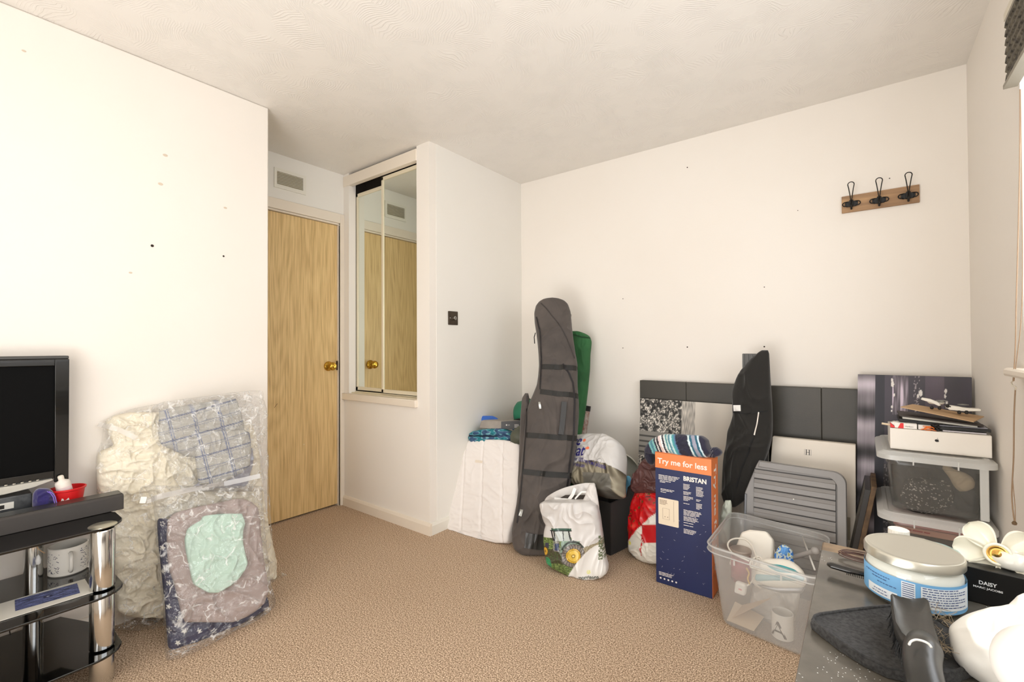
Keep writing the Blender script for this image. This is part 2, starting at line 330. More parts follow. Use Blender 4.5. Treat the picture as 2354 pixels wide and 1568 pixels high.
def carpetmat():
    m, nt, N, L, b = nm('brown_fleck_carpet'); b.inputs['Roughness'].default_value = .95; b.inputs['Specular IOR Level'].default_value = .1
    tc = N.new('ShaderNodeTexCoord'); n = N.new('ShaderNodeTexNoise'); n.inputs['Scale'].default_value = 210; n.inputs['Detail'].default_value = 2; L.new(tc.outputs['Object'], n.inputs[0])
    r = N.new('ShaderNodeValToRGB'); e = r.color_ramp.elements; e[0].position = .36; e[0].color = (*lin((134, 112, 90)), 1); e[1].position = .66; e[1].color = (*lin((244, 222, 196)), 1)
    k = e.new(.5); k.color = (*lin((194, 168, 142)), 1); L.new(n.outputs['Fac'], r.inputs[0])
    n2 = N.new('ShaderNodeTexNoise'); n2.inputs['Scale'].default_value = 2.5; n2.inputs['Detail'].default_value = 3; L.new(tc.outputs['Object'], n2.inputs[0])
    hs = N.new('ShaderNodeMix'); hs.data_type = 'RGBA'; hs.blend_type = 'MULTIPLY'; L.new(n2.outputs['Fac'], hs.inputs[0]); L.new(r.outputs[0], hs.inputs[6]); hs.inputs[7].default_value = (.9, .87, .84, 1)
    L.new(hs.outputs[2], b.inputs['Base Color'])
    bp = N.new('ShaderNodeBump'); bp.inputs['Strength'].default_value = .7; bp.inputs['Distance'].default_value = .004; L.new(n.outputs['Fac'], bp.inputs['Height']); L.new(bp.outputs[0], b.inputs['Normal'])
    return m
def oakmat():
    m, nt, N, L, b = nm('oak_veneer'); b.inputs['Roughness'].default_value = .42
    tc = N.new('ShaderNodeTexCoord'); mp = N.new('ShaderNodeMapping'); mp.inputs['Scale'].default_value = (1, 1, .09); L.new(tc.outputs['Object'], mp.inputs[0])
    n1 = N.new('ShaderNodeTexNoise'); n1.inputs['Scale'].default_value = 4.5; n1.inputs['Detail'].default_value = 1.5; L.new(mp.outputs[0], n1.inputs[0])
    ml = N.new('ShaderNodeMath'); ml.operation = 'MULTIPLY'; ml.inputs[1].default_value = 44; L.new(n1.outputs['Fac'], ml.inputs[0])
    fr = N.new('ShaderNodeMath'); fr.operation = 'PINGPONG'; fr.inputs[1].default_value = 1; L.new(ml.outputs[0], fr.inputs[0])
    mp2 = N.new('ShaderNodeMapping'); mp2.inputs['Scale'].default_value = (1, 1, .035); L.new(tc.outputs['Object'], mp2.inputs[0])
    n2 = N.new('ShaderNodeTexNoise'); n2.inputs['Scale'].default_value = 130; n2.inputs['Detail'].default_value = 4; L.new(mp2.outputs[0], n2.inputs[0])
    a = N.new('ShaderNodeMath'); a.operation = 'MULTIPLY_ADD'; a.inputs[1].default_value = .13; L.new(fr.outputs[0], a.inputs[0]); L.new(n2.outputs['Fac'], a.inputs[2])
    r = N.new('ShaderNodeValToRGB'); e = r.color_ramp.elements; e[0].position = .32; e[0].color = (*lin((196, 162, 108)), 1); e[1].position = .85; e[1].color = (*lin((240, 210, 152)), 1); k = e.new(.6); k.color = (*lin((226, 194, 136)), 1)
    L.new(a.outputs[0], r.inputs[0]); L.new(r.outputs[0], b.inputs['Base Color']); return m
oak = oakmat()
S = lambda n, g, m, **k: tag(part(n, g, m, **k), kind='structure')
S('floor', G().box((-3.1, YR-.1, -.06), (XR+.25, YB+.1, 0)), carpetmat())
S('ceiling', G().box((-3.1, YR-.1, H), (XR+.25, YB+.1, H+.06)), ceilmat())
wl = S('wall_left', G().box((XL-.1, YR, 0), (XL, YL, H)), mw, bevel=.006)
S('wall_rear', G().box((-3.1, YR-.1, 0), (XR+.1, YR, H)), mw)
S('wall_lobby', G().box((-3.05, .88, 0), (XL-.1, .98, H)), mww)
S('light_seal_outer', G().box((-3.16, YR-.1, 0), (-3.06, YB+.1, H)), mww)  # unseen shell added to keep sky light out of the gaps
S('light_seal_door', G().box((-3.06, .98, 0), (-3.04, 1.95, H)), M('dark_seal', (.2, .18, .15), .9))  # unseen dark slab added behind the door to block light leaks
wb = S('wall_back', G().box((-3.05, YB, 0), (XR+.25, YB+.1, H)), mw)
# door wall: above the door, and the strip on its right
S('wall_door', G().box((XD-.1, .98, 1.995), (XD, YM+.06, H)).box((XD-.1, 1.845, 0), (XD, YM+.06, 1.995)), mww)
# cupboard block
mo = (-2.88, -2.165, .80, 2.262)   # mirror opening
wm = G().box((XD, YM, 0), (XS-.002, YM+.055, mo[2]-.02)).box((XD, YM, mo[2]-.02), (mo[0], YM+.055, H)).box((mo[1], YM, mo[2]-.02), (XS-.002, YM+.055, H))
S('wall_cupboard', wm, mw)
S('wall_switch', G().box((XS-.06, YM+.055, 0), (XS, YB, H)), mww)
S('wall_cupboard_back', G().box((XD, YM+.13, .7), (XS-.06, YM+.16, H)).box((XD, YM+.056, .7), (mo[0]-.004, YM+.13, H)).box((mo[1]+.004, YM+.056, .7), (XS-.061, YM+.13, H)), M('cupboard_inner_shade', (.12, .09, .05), .9))  # dark colour stands in for cupboard shade; side pieces added to seal out light
# header board over the mirrors
S('trim_1', G().box((XD+.004, YM-.006, 2.262), (mo[1], YM+.03, 2.334)), gloss, bevel=.002)
S('trim_2', G().box((XD+.004, YM-.022, .747), (-2.158, YM+.075, .792)), gloss, bevel=.004)   # sill
# skirting
def skirt(name, a, b, n, m=gloss):
    a = np.array(a, float); b = np.array(b, float); n = np.array(n, float); d = b-a
    prof = [(0, 0), (.016, 0), (.016, .055), (.010, .068), (0, .07)]
    V = [a+n*x+np.array([0, 0, z]) for x, z in prof]+[b+n*x+np.array([0, 0, z]) for x, z in prof]; k = len(prof)
    S(name, G().add(V, [tuple(range(k)), tuple(range(k, 2*k))[::-1]]+[(i, (i+1) % k, (i+1) % k+k, i+k) for i in range(k)]), m)
skirt('baseboard_cupboard', (XD, YM, 0), (XS+.016, YM, 0), (0, -1, 0))
skirt('baseboard_switch', (XS, YM-.0, 0), (XS, YB, 0), (1, 0, 0), glossw)
skirt('baseboard_back', (XS, YB, 0), (XR, YB, 0), (0, -1, 0))
skirt('baseboard_left', (XL, YR, 0), (XL, YL, 0), (1, 0, 0))
skirt('baseboard_right', (XR, YR, 0), (XR, YB, 0), (-1, 0, 0))
# right wall with window
wy0, wy1, wz0, wz1 = -.25, 1.985, 1.045, 2.12
S('wall_right', G().box((XR, YR, 0), (XR+.14, YB, wz0-.03)).box((XR, YR, wz1), (XR+.14, YB, H)).box((XR, YR, wz0-.03), (XR+.14, wy0, wz1)).box((XR, wy1, wz0-.03), (XR+.14, YB, wz1)), mw)
S('trim_3', G().prism(rrect(0, 0, 1, 1, .0001, 1) and [(XR-.035, wz0-.024), (XR+.10, wz0-.024), (XR+.10, wz0), (XR-.03, wz0), (XR-.037, wz0-.006), (XR-.037, wz0-.018)], (0, wy0-.03, 0), (1, 0, 0), (0, 0, 1), (0, wy1-wy0+.07, 0)), gloss)
upvc = M('white_window_plastic', (.94, .94, .92), .3)
win = tag(part('window_1', G().box((XR+.10, wy0, wz0), (XR+.14, wy1, wz0+.05)).box((XR+.10, wy0, wz1-.05), (XR+.14, wy1, wz1)).box((XR+.10, wy0, wz0), (XR+.14, wy0+.05, wz1)).box((XR+.10, wy1-.05, wz0), (XR+.14, wy1, wz1)).box((XR+.10, .84, wz0), (XR+.14, .90, wz1)), upvc), kind='structure')
glass = see_through('window_glass', (1, 1, 1), .0, .0, glossy=.3)
part('window_pane', G().box((XR+.118, wy0+.05, wz0+.05), (XR+.122, .84, wz1-.05)), glass, win)
part('window_pane', G().box((XR+.118, .90, wz0+.05), (XR+.122, wy1-.05, wz1-.05)), glass, win)
# marks on walls: old screw holes
hole = M('old_screw_hole', (.20, .15, .11), .9)
for u, v, r in ((1580, 385, .0035), (1432, 687, .003), (1432, 800, .003), (1580, 798, .004), (1757, 660, .0028), (1757, 797, .004), (1834, 484, .0022), (2045, 410, .0025)):
    p = at(u, v, 'Y', YB-.001); part('screw_hole', G().lathe(p, [(r, 0), (r*.8, .0012), (0, .0004)], 10, (0, -1, 0)), hole, wb)
for u, v, r in ((350, 565, .006), (514, 589, .0045)):
    p = at(u, v, 'X', XL+.001); part('screw_hole', G().lathe(p, [(r, 0), (r*.8, .0015), (0, .0005)], 10, (1, 0, 0)), hole, wl)
scuff = M('faint_wall_scuff', (.84, .78, .70), .9)
for u, v, r in ((380, 357, .006), (369, 423, .006), (518, 478, .005), (55, 117, .004), (300, 627, .004)):
    p = at(u, v, 'X', XL+.0006); part('wall_scuff', G().lathe(p, [(r, 0), (r*.8, .0006), (0, .0006)], 10, (1, 0, 0), sx=1.6), scuff, wl)
# ---- door
dm = gloss
door = tag(part('door_1', G().box((XD-.055, 1.085, .012), (XD-.018, 1.842, 1.982)), oak), kind='structure')
jamb = G().box((XD-.02, 1.842, 0), (XD+.0, 1.862, 1.984)).box((XD-.02, 1.07, 1.984), (XD+.0, 1.862, 2.002)).box((XD-.004, 1.852, 0), (XD+.013, YM+.0, 2.062)).box((XD-.004, .99, 1.996), (XD+.013, 1.852, 2.062))
S('trim_4', jamb, gloss, bevel=.003)
brass = M('polished_brass', (.80, .63, .26), .18, 1.0)
ky, kz = 1.775, .985
kn = part('door_knob', G().lathe((XD-.018, ky, kz), [(.0, 0), (.033, 0), (.034, .004), (.03, .011), (.015, .016), (.012, .034), (.016, .038), (.026, .045), (.029, .056), (.026, .066), (.018, .071), (.0, .072)], 32, (1, 0, 0)), brass, door, smooth=True)
part('latch_plate', G().box((XD-.019, 1.836, .955), (XD-.008, 1.8435, 1.02)), M('dark_latch', (.2, .13, .07), .4, .6), door)
part('door_scratch', G().tube([(XD-.0178, 1.405, .735), (XD-.0178, 1.425, .760)], .0012, 5), M('dark_scratch', (.25, .17, .08), .8), door)
part('door_scratch', G().lathe((XD-.018, 1.60, .47), [(.004, 0), (.003, .0012), (0, .0013)], 10, (1, 0, 0)), M('pale_chip', (.93, .86, .72), .7), door)
# ---- vent above the door
vent = thing('air_vent', 'white louvred air vent high on the wall above the wooden door', 'vent', (XD, 1.495, 2.19))
vy0, vy1, vz0, vz1 = 1.392, 1.60, 2.132, 2.258
part('frame', G().box((XD, vy0, vz0), (XD+.008, vy0+.016, vz1)).box((XD, vy1-.02, vz0), (XD+.008, vy1, vz1)).box((XD, vy0+.016, vz0), (XD+.008, vy1-.02, vz0+.022)).box((XD, vy0+.016, vz1-.02), (XD+.008, vy1-.02, vz1)), glossw, vent)
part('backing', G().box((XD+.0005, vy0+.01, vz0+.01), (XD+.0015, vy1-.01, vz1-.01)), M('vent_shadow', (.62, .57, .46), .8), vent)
slat = None
for i in range(9):
    z = vz0+.027+i*.0094
    g = G().prism([(0, 0), (.006, -.005), (.0066, -.004), (.0006, .001)], (XD+.0015, vy0+.016, z), (1, 0, 0), (0, 0, 1), (0, vy1-vy0-.036, 0)) if slat is None else None
    if slat is None: slat = part('slat', g, glossw, vent); sz = z
    else:
        c = slat.copy(); COL.objects.link(c); c.location.z = slat.location.z+(z-sz)
# ---- light switch
swm = M('dark_bronze_switch', (.33, .29, .25), .35, .7)
sw = thing('light_switch', 'square dark metal dimmer switch on the white wall beside the mirrored cupboard', 'switch', (XS, 2.076, 1.296))
p0 = at(1040.5, 731.5, 'X', XS)
part('plate', G().prism(rrect(-.042, -.043, .042, .043, .004, 3), (XS, p0[1], p0[2]), (0, 1, 0), (0, 0, 1), (.006, 0, 0)), swm, sw, bevel=.0015)
part('dimmer_knob', G().lathe((XS+.006, p0[1]+.006, p0[2]), [(.012, 0), (.012, .012), (.010, .014), (0, .014)], 24, (1, 0, 0)), M('chrome', (.85, .85, .84), .12, 1.), sw, smooth='auto', label='round chrome dimmer knob')
part('screw', G().lathe((XS+.006, p0[1]-.028, p0[2]), [(.003, 0), (.003, .001), (0, .0015)], 10, (1, 0, 0)), MATS['chrome'], sw)
# ---- mirrored sliding doors
mir = M('mirror_silver', (.90, .92, .885), .01, 1.)
ally = M('cream_aluminium_frame', (.90, .86, .76), .35, .15)
for k, (x0, x1, y, z0, z1, lab) in enumerate(((-2.88, -2.49, YM+.058, .812, 2.215, 'rear mirrored sliding cupboard door, left one of the two'), (-2.553, -2.166, YM+.030, .812, 2.255, 'front mirrored sliding cupboard door, right one overlapping the other'))):
    t = thing('mirror_door', lab, 'mirror', ((x0+x1)/2, y, z0))
    part('mirror_glass', G().box((x0+.012, y+.006, z0+.012), (x1-.012, y+.010, z1-.012)), mir, t)
    part('frame', G().box((x0, y, z0), (x0+.02, y+.018, z1)).box((x1-.02, y, z0), (x1, y+.018, z1)).box((x0, y, z1-.024), (x1, y+.018, z1)).box((x0, y, z0), (x1, y+.018, z0+.024)), ally, t, bevel=.002)
S('trim_5', G().box((mo[0], YM+.02, .792), (mo[1], YM+.085, .798)).box((mo[0], YM+.048, .798), (mo[1], YM+.052, .806)), ally)

# ==================================================================== OBJECTS ON THE BACK WALL
blackm = M('matt_black_metal', (.13, .12, .11), .5, .5)
rail = thing('coat_rack', 'small wooden coat rack with three black wire hooks high on the back wall', 'coat rack', (.072, YB, 1.81))
woodr = M('rustic_brown_wood', (.74, .59, .43), .6, var=((.58, .45, .33), 30, (.12, 1, 1.2)), bump=(60, .3))
part('board', G().box((-.073, YB-.014, 1.769), (.217, YB-.001, 1.851)), woodr, rail, bevel=.002)
hk0 = None; base0 = None
def hook_parts(x, z):
    y = YB-.014; g = G()
    lp = [(x, y-.030, z-.006), (x-.004, y-.034, z+.03), (x-.009, y-.042, z+.065)]+[tuple(np.array((x, y-.045, z+.083))+np.array((-cos(a)*.0125, -.001, sin(a)*.0125))) for a in np.linspace(0, pi, 9)]+[(x+.009, y-.042, z+.065), (x+.004, y-.034, z+.03), (x, y-.030, z-.006)]
    g.tube(lp, .0021, 7)
    lo = [tuple(np.array((x+sx*.026, y-.012, z+.0))+np.array((sx*cos(a)*.010, 0, sin(a)*.009))) for sx in (-1,) for a in np.linspace(-pi/2, pi/2, 9)]
    for sx in (-1, 1):
        g.tube([(x+sx*.016, y-.008, z-.011)]+[(x+sx*(.024+cos(a)*.011), y-.010, z-.001+sin(a)*.010) for a in np.linspace(-pi/2, pi/2, 9)]+[(x+sx*.014, y-.008, z+.010)], .0024, 7)
    g.tube([(x, y-.030, z-.006), (x, y-.036, z-.018), (x, y-.024, z-.030), (x, y-.010, z-.022)], .0045, 7)
    b = G().box((x-.020, y-.010, z-.014), (x+.020, y, z+.012)).box((x-.008, y-.022, z-.016), (x+.008, y, z+.015)).box((x-.026, y-.006, z-.010), (x+.026, y, z+.008))
    return g, b
for i, (u, v) in enumerate(((1957, 467), (2021, 459), (2088, 448))):
    q = at(u, v, 'Y', YB-.03)
    if i == 0:
        g, b = hook_parts(q[0], q[2]); hk0 = part('hook', g, blackm, rail, smooth=True); base0 = part('hook_plate', b, M('dark_iron_plate', (.20, .20, .20), .5, .6), hk0, bevel=.001); q0 = q
    else:
        c = hk0.copy(); COL.objects.link(c); d = base0.copy(); COL.objects.link(d); d.parent = c; dv = Vector(q-q0); c.location = hk0.location+dv
        d.matrix_parent_inverse = base0.matrix_parent_inverse
# ---- headboard
leather = M('black_grained_leather', (.235, .225, .20), .48, bump=(160, .3, .001), var=((.27, .255, .225), 4))
hb = thing('headboard', 'wide black leather bed headboard standing against the back wall behind the canvases', 'headboard', (-.56, 2.78, 0))
for x0, x1 in ((-1.105, -.8245), (-.8235, -.5605), (-.5595, -.1655), (-.1645, -.018)):
    part('leather_panel', G().box((x0, 2.762, .02), (x1, 2.803, .902)), leather, hb, bevel=.003)
part('frame', G().box((-1.10, 2.765, 0), (-.022, 2.806, .895)), M('black_board', (.08, .08, .08), .7), hb)
# ---- black and white city canvas
def city(X, Y):
    n = pn(np.stack([X*38, Y*44, X*0+1.5], -1)); n2 = pn(np.stack([X*90, Y*70, X*0+4.5], -1)); base = .28+.25*n+.35*n2
    wins = (np.abs(n2) > .28)&(n > -.1); c = np.where(wins, .85, base)
    sky = X > .46; grad = .80-.10*np.abs(np.sin(X*14))*(X < .75); c = np.where(sky, np.where(X > .80, .77, .82)+.03*np.sin(X*30), c)
    edge = (X > .36)&(X < .47); tower = .70+.25*pn(np.stack([X*120, Y*18, X*0+9], -1)); c = np.where(edge, np.maximum(tower, .45), c)
    roof = (X < .27)&(Y > .60)&(Y < .76); st = np.where((np.floor(Y*75) % 3) == 0, .25, .52); c = np.where(roof, st, c)
    roof2 = (X < .33)&(Y > .585)&(Y < .60); c = np.where(roof2, .5, c)
    blob = ((X-.37)**2/.0035+(Y-.70)**2/.0016) < 1+.6*n; c = np.where(blob, .93, c)
    low = (X < .46)&(Y < .56); col = np.sin(X*260+n*6) > .35; c = np.where(low&(Y > .5), np.where(col, .85, .2), c)
    dk = low&(Y < .48); c = np.where(dk, c*.75, c)
    c = np.clip(c, .10, .95); return np.stack([c*1.0, c*.965, c*.91], -1)
pm = M('printed_canvas', (1, 1, 1), .6, vcol=True)
white_can = M('canvas_edge_white', (.88, .86, .82), .8); black_can = M('canvas_edge_black', (.07, .07, .07), .7)
c1 = thing('canvas_print', 'black and white city skyline canvas leaning on the headboard behind the striped scarf', 'picture', (-.8, 2.66, 0))
bt = np.array([-1.13, 2.60, .055]); upv = norm((0.022, .135, .735)); rv = np.array([1., 0, 0]); nv_ = np.cross(upv, rv)
cw, ch = .78, .742
c1a = at(1473, 916, 'Y', 2.735); c1b = at(1464, 1150, 'Y', 2.62)
up1 = norm(c1a-c1b); ch = (c1a[2]-.0)/up1[2]; bt = c1a-up1*ch+np.array([0, 0, .001]); up1 = norm(c1a-bt)
part('stretcher', G().prism([(0, 0), (.69, 0), (.69, ch), (0, ch)], bt+np.array([0, .0015, 0]), rv, up1, (0, .020, .0)), black_can, c1)
paint('print', bt, rv, up1, .69, ch, 230, 230, city, pm, c1)
# ---- purple night city canvas
def night(X, Y):
    z = X*0; n = pn(np.stack([X*26, Y*26, z+21], -1)); n2 = pn(np.stack([X*70, Y*60, z+31], -1)); n3 = pn(np.stack([X*5, Y*5, z+3], -1))
    R, Gc, B = [np.array(q) for q in ((.31+.04*n3, .295+.03*n3, .325+.05*n3))]
    C = np.stack([R, Gc, B], -1)
    strip = X < .17; s = .52+.22*np.sin(Y*27+1.2+n3)+.10*np.sin(Y*61)+.10*pn(np.stack([X*90, Y*3, z+51], -1))
    Cs = np.stack([s*1.03, s*.975, s*1.02], -1)*.95; C = np.where(strip[..., None], Cs, C)
    dark = (X > .17)&(X < .26); C = np.where(dark[..., None], np.array([.22, .22, .25]), C)
    st = (X > .33)&(X < .47)&(Y > .80); k = np.clip(.35+.5*np.abs(pn(np.stack([X*60, Y*5, z+61], -1)))*2, 0, .9); C = np.where(st[..., None], np.stack([k*1.0, k*.93, k], -1), C)
    st2 = (X > .52)&(X < .57)&(np.abs(n2) > .3); C = np.where(st2[..., None], np.array([.66, .62, .64]), C)
    pur = (X > .62)&(X < .78)&(Y > .55); C = np.where(pur[..., None], np.stack([.40+.05*n3, .365+.05*n3, .405+.05*n3], -1), C)
    bl = (((X-.36)/.055)**2+((Y-.74)/.03)**2 < 1+n*.8); C = np.where(bl[..., None]&(np.abs(n2) > .12)[..., None], np.array([.78, .74, .74]), C)
    wat = (Y < .55)&(X > .25); w = .25+.35*np.clip(pn(np.stack([X*40, Y*9, z+71], -1)), 0, 1)+.25*(np.abs(n2) > .33); C = np.where(wat[..., None], np.stack([w*1.05, w, w], -1), C)
    for x, y, r in ((.33, .955, .014), (.345, .90, .008), (.58, .915, .016), (.555, .90, .01), (.79, .93, .011), (.785, .905, .009), (.80, .875, .009), (.795, .855, .008), (.81, .82, .010), (.80, .80, .009), (.82, .77, .010), (.325, .84, .008), (.322, .82, .006), (.62, .80, .008), (.325, .975, .01)):
        C = np.where((((X-x)**2+((Y-y)*1.0)**2) < r*r)[..., None], np.array([.96, .94, .92]), C)
    return np.clip(C, .06, 1)
c2 = thing('canvas_print', 'purple and grey night city canvas in the right corner behind the stacked storage boxes', 'picture', (.17, 2.72, 0))
a2 = at(1972, 861, 'Y', 2.745); b2 = at(1968, 1235, 'Y', 2.69); a2r = at(2228, 867, 'Y', 2.745)
up2 = norm(a2-b2); h2 = (a2[2]-.08)/up2[2]; bt2 = a2-up2*h2; w2 = .388
part('stretcher', G().prism([(0, 0), (w2, 0), (w2, h2), (0, h2)], bt2+np.array([0, .0015, 0]), rv, up2, (0, .022, 0)), black_can, c2)
paint('print', bt2, rv, up2, w2, h2, 170, 300, night, pm, c2)
part('foot_block', G().box((bt2[0]+.02, bt2[1]+.002, 0), (bt2[0]+w2-.02, bt2[1]+.02, bt2[2]+.002)), black_can, c2)
# ---- white board with a monogram
hbd = thing('cardboard_box', 'tall flat white box with a small black letter H leaning behind the ridged grey panel', 'box', (-.2, 2.6, 0))
t0 = at(1776, 1004, 'Y', 2.68); t1 = at(1967, 1023, 'Y', 2.68)
ivory = M('ivory_card', (.93, .89, .83), .55)
p_ = [t0, t1, np.array([t1[0]-.004, 2.56, .002]), np.array([t0[0]-.035, 2.56, .002])]; dd = np.array([0, .035, .0])
part('carton', G().add([*p_, *[q+dd for q in p_]], [(0, 1, 2, 3), (7, 6, 5, 4), (0, 4, 5, 1), (1, 5, 6, 2), (2, 6, 7, 3), (3, 7, 4, 0)]), ivory, hbd, bevel=.003)
upH = norm((t0[0]*0, .12, t0[2])); NH = norm(np.cross(rv, upH)); cen = at(1857, 1039, 'Y', 2.655)
def on_plane(u, v, P0, N): return atp(np.array(u), np.array(v), P0, N)
cen = on_plane(1857, 1040, p_[0], NH); dk_ink = M('black_print', (.12, .11, .10), .6)
g = G(); 
for sx in (-1, 1):
    g.prism([(-.0016, -.012), (.0016, -.012), (.0016, .012), (-.0016, .012)], cen+rv*sx*.006+NH*.0004, rv, upH, NH*.0004)
    for sy in (-1, 1): g.prism([(-.004, -.0008), (.004, -.0008), (.004, .0008), (-.004, .0008)], cen+rv*sx*.006+upH*sy*.012+NH*.0004, rv, upH, NH*.0004)
g.prism([(-.006, -.001), (.006, -.001), (.006, .001), (-.006, .001)], cen+NH*.0004, rv, upH, NH*.0004)
for k in range(9):
    for sx in (-1, 1): g.prism([(-.0008, -.0008), (.0008, -.0008), (.0008, .0008), (-.0008, .0008)], cen+rv*sx*.014+upH*(k-4)*.0032+NH*.0004, rv, upH, NH*.0004)
part('monogram', g, dk_ink, hbd, label='small black letter H between dotted rows')
lab = [on_plane(u, v, p_[0], NH)+NH*.0006 for u, v in ((1944, 1188), (1955, 1190), (1955, 1242), (1944, 1240))]
part('box_label', G().add([*lab, *[q+NH*.0006 for q in lab]], [(0, 1, 2, 3), (7, 6, 5, 4), (0, 4, 5, 1), (1, 5, 6, 2), (2, 6, 7, 3), (3, 7, 4, 0)]), M('grey_label', (.70, .66, .58), .6), hbd)
# ---- ridged grey panel
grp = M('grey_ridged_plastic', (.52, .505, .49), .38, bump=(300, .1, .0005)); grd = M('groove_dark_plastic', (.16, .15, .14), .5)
rp_ = thing('ridged_panel', 'grey ridged plastic panel with rounded corner leaning in front of the white box', 'panel', (-.24, 2.43, 0))
PB = np.array([0, 2.39, 0.]); upG = norm((0, .09, .57)); NG = norm(np.cross(rv, upG))
def gp(u, v, off=0): return on_plane(u, v, PB, NG)+NG*off
def plane2(u, v): q = gp(u, v)-PB; return float(q@rv), float(q@upG)
xl, yt = plane2(1745, 1058); xr, _ = plane2(1947, 1150); xll, _ = plane2(1713, 1180)
prof = [(xll-.005, .0), (xr, .0)]+[(xr-.05+.05*cos(a), yt-.055+.05*sin(a)) for a in np.linspace(0, pi/2, 8)]+[(xl+.0, yt), (xl-.012, yt-.025), (xll-.003, yt-.16)]
part('panel_body', G().prism(prof, PB+NG*-.012, rv, upG, NG*.014), grp, rp_, bevel=.003)
part('border', G().prism([(xr-.034, .0), (xr-.002, .0)]+[(xr-.052+.05*cos(a), yt-.057+.05*sin(a)) for a in np.linspace(0, pi/2, 8)]+[(xl+.004, yt-.004), (xl-.002, yt-.030), (xr-.075, yt-.034)]+[(xr-.075+.041*cos(a), yt-.075+.041*sin(a)) for a in np.linspace(pi/2, 0, 6)], PB+NG*.002, rv, upG, NG*.009), grp, rp_, bevel=.002)
x0, x1 = xl-.018, xr-.040; hh = .0385; first = None
for i in range(12):
    ztop = yt-.045-i*.0445
    if ztop-.04 < .002: break
    if first is None:
        g = G().prism([(0, 0), (0, .004), (.014, .0075), (.017, .0105), (.0375, .0095), (.0405, .004), (.0405, 0)], PB+rv*x0+upG*ztop+NG*.002, -upG, NG, rv*(x1-x0)); first = part('ridge', g, grp, rp_); z0_ = ztop
    else: c = first.copy(); COL.objects.link(c); c.location = first.location+Vector(upG*(ztop-z0_))
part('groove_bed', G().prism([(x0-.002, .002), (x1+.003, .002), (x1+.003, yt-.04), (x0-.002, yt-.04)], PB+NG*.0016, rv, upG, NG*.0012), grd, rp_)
part('side_rail', G().prism([(xll-.004, .002), (xll+.006, .002), (xll+.006, yt-.165), (xll-.002, yt-.165)], PB+NG*.002, rv, upG, NG*.010), M('blue_grey_plastic', (.47, .48, .50), .4), rp_, bevel=.002)
part('chip', G().lathe(gp(1825, 1147, .0118), [(.003, 0), (.003, .0006), (0, .0008)], 8, NG), M('white_chip', (.93, .92, .88), .6), rp_)
# ---- leaning slim black frame with brown edge
fr = thing('picture_frame', 'slim black box frame with worn brown edge leaning beside the stacked storage boxes', 'frame', (.0, 2.45, 0))
A = at(1988, 1125, 'Y', 2.40); B = at(2012, 1066, 'Y', 2.62); 
fl = at(1960, 1252, 'Y', 2.40); d1 = norm(A-fl); bot = A-d1*(A[2]/d1[2]); dB = B-A
wd = np.array([.026, -.004, .012])*1.1
def quadbox(o, e1, e2, e3): return G().add([o, o+e1, o+e1+e2, o+e2, o+e3, o+e1+e3, o+e1+e2+e3, o+e2+e3], [(0, 3, 2, 1), (4, 5, 6, 7), (0, 1, 5, 4), (1, 2, 6, 5), (2, 3, 7, 6), (3, 0, 4, 7)])
part('front_rail', quadbox(bot, np.array([.020, 0, .0]), np.array([0, .26, 0]), A-bot), M('black_satin_frame', (.15, .14, .13), .35), fr, bevel=.001)
part('worn_edge', quadbox(bot+np.array([.020, -.001, 0]), np.array([.017, 0, 0]), np.array([0, .262, 0]), (A-bot)*1.03), M('worn_brown_wood', (.42, .32, .20), .6, var=((.28, .2, .12), 30)), fr, bevel=.001)
# ---- grey ribbed board and the black hooded coat on it
gb = thing('folded_board', 'dark grey ribbed board standing upright behind the black hooded top', 'board', (-.46, 2.7, 0))
q0 = at(1706, 813, 'Y', 2.60); q1 = at(1764, 813, 'Y', 2.60)
gmt = M('dark_grey_ribbed_plastic', (.33, .325, .315), .5)
part('board_body', G().box((q0[0], 2.600, 0), (q1[0], 2.618, q0[2])), gmt, gb, bevel=.003)
for k in range(6): part('rib', G().box((q0[0]+.002+k*.019, 2.594, .01), (q0[0]+.011+k*.019, 2.601, q0[2]-.004)), gmt, gb)
fab_black = M('black_jersey_fabric', (.115, .105, .09), .9, sheen=.25, bump=(500, .2, .0008))
NC = norm((-.15, -1, .13))
hood = [(805, 1752, 1765), (812, 1742, 1768), (830, 1722, 1769), (850, 1706, 1770), (870, 1693, 1771), (900, 1684, 1773), (930, 1685, 1775), (955, 1687, 1776), (975, 1680, 1776), (990, 1674, 1776), (1010, 1672, 1774), (1035, 1668, 1768), (1060, 1663, 1758), (1090, 1662, 1748), (1120, 1660, 1735), (1145, 1661, 1720), (1160, 1668, 1700), (1166, 1678, 1690)]
ct = thing('hooded_top', 'black hooded garment hanging over the grey board with a white neck label', 'clothing', (-.45, 2.62, .3))
P0C = at(1730, 950, 'Y', 2.565)
gC = cushion(hood, P0C, NC, .042, .03, 80, 110, amp=.016, freq=(7, 7, 5), seed=3); tC = bvh(gC)
part('garment', gC, fab_black, ct, smooth=True)
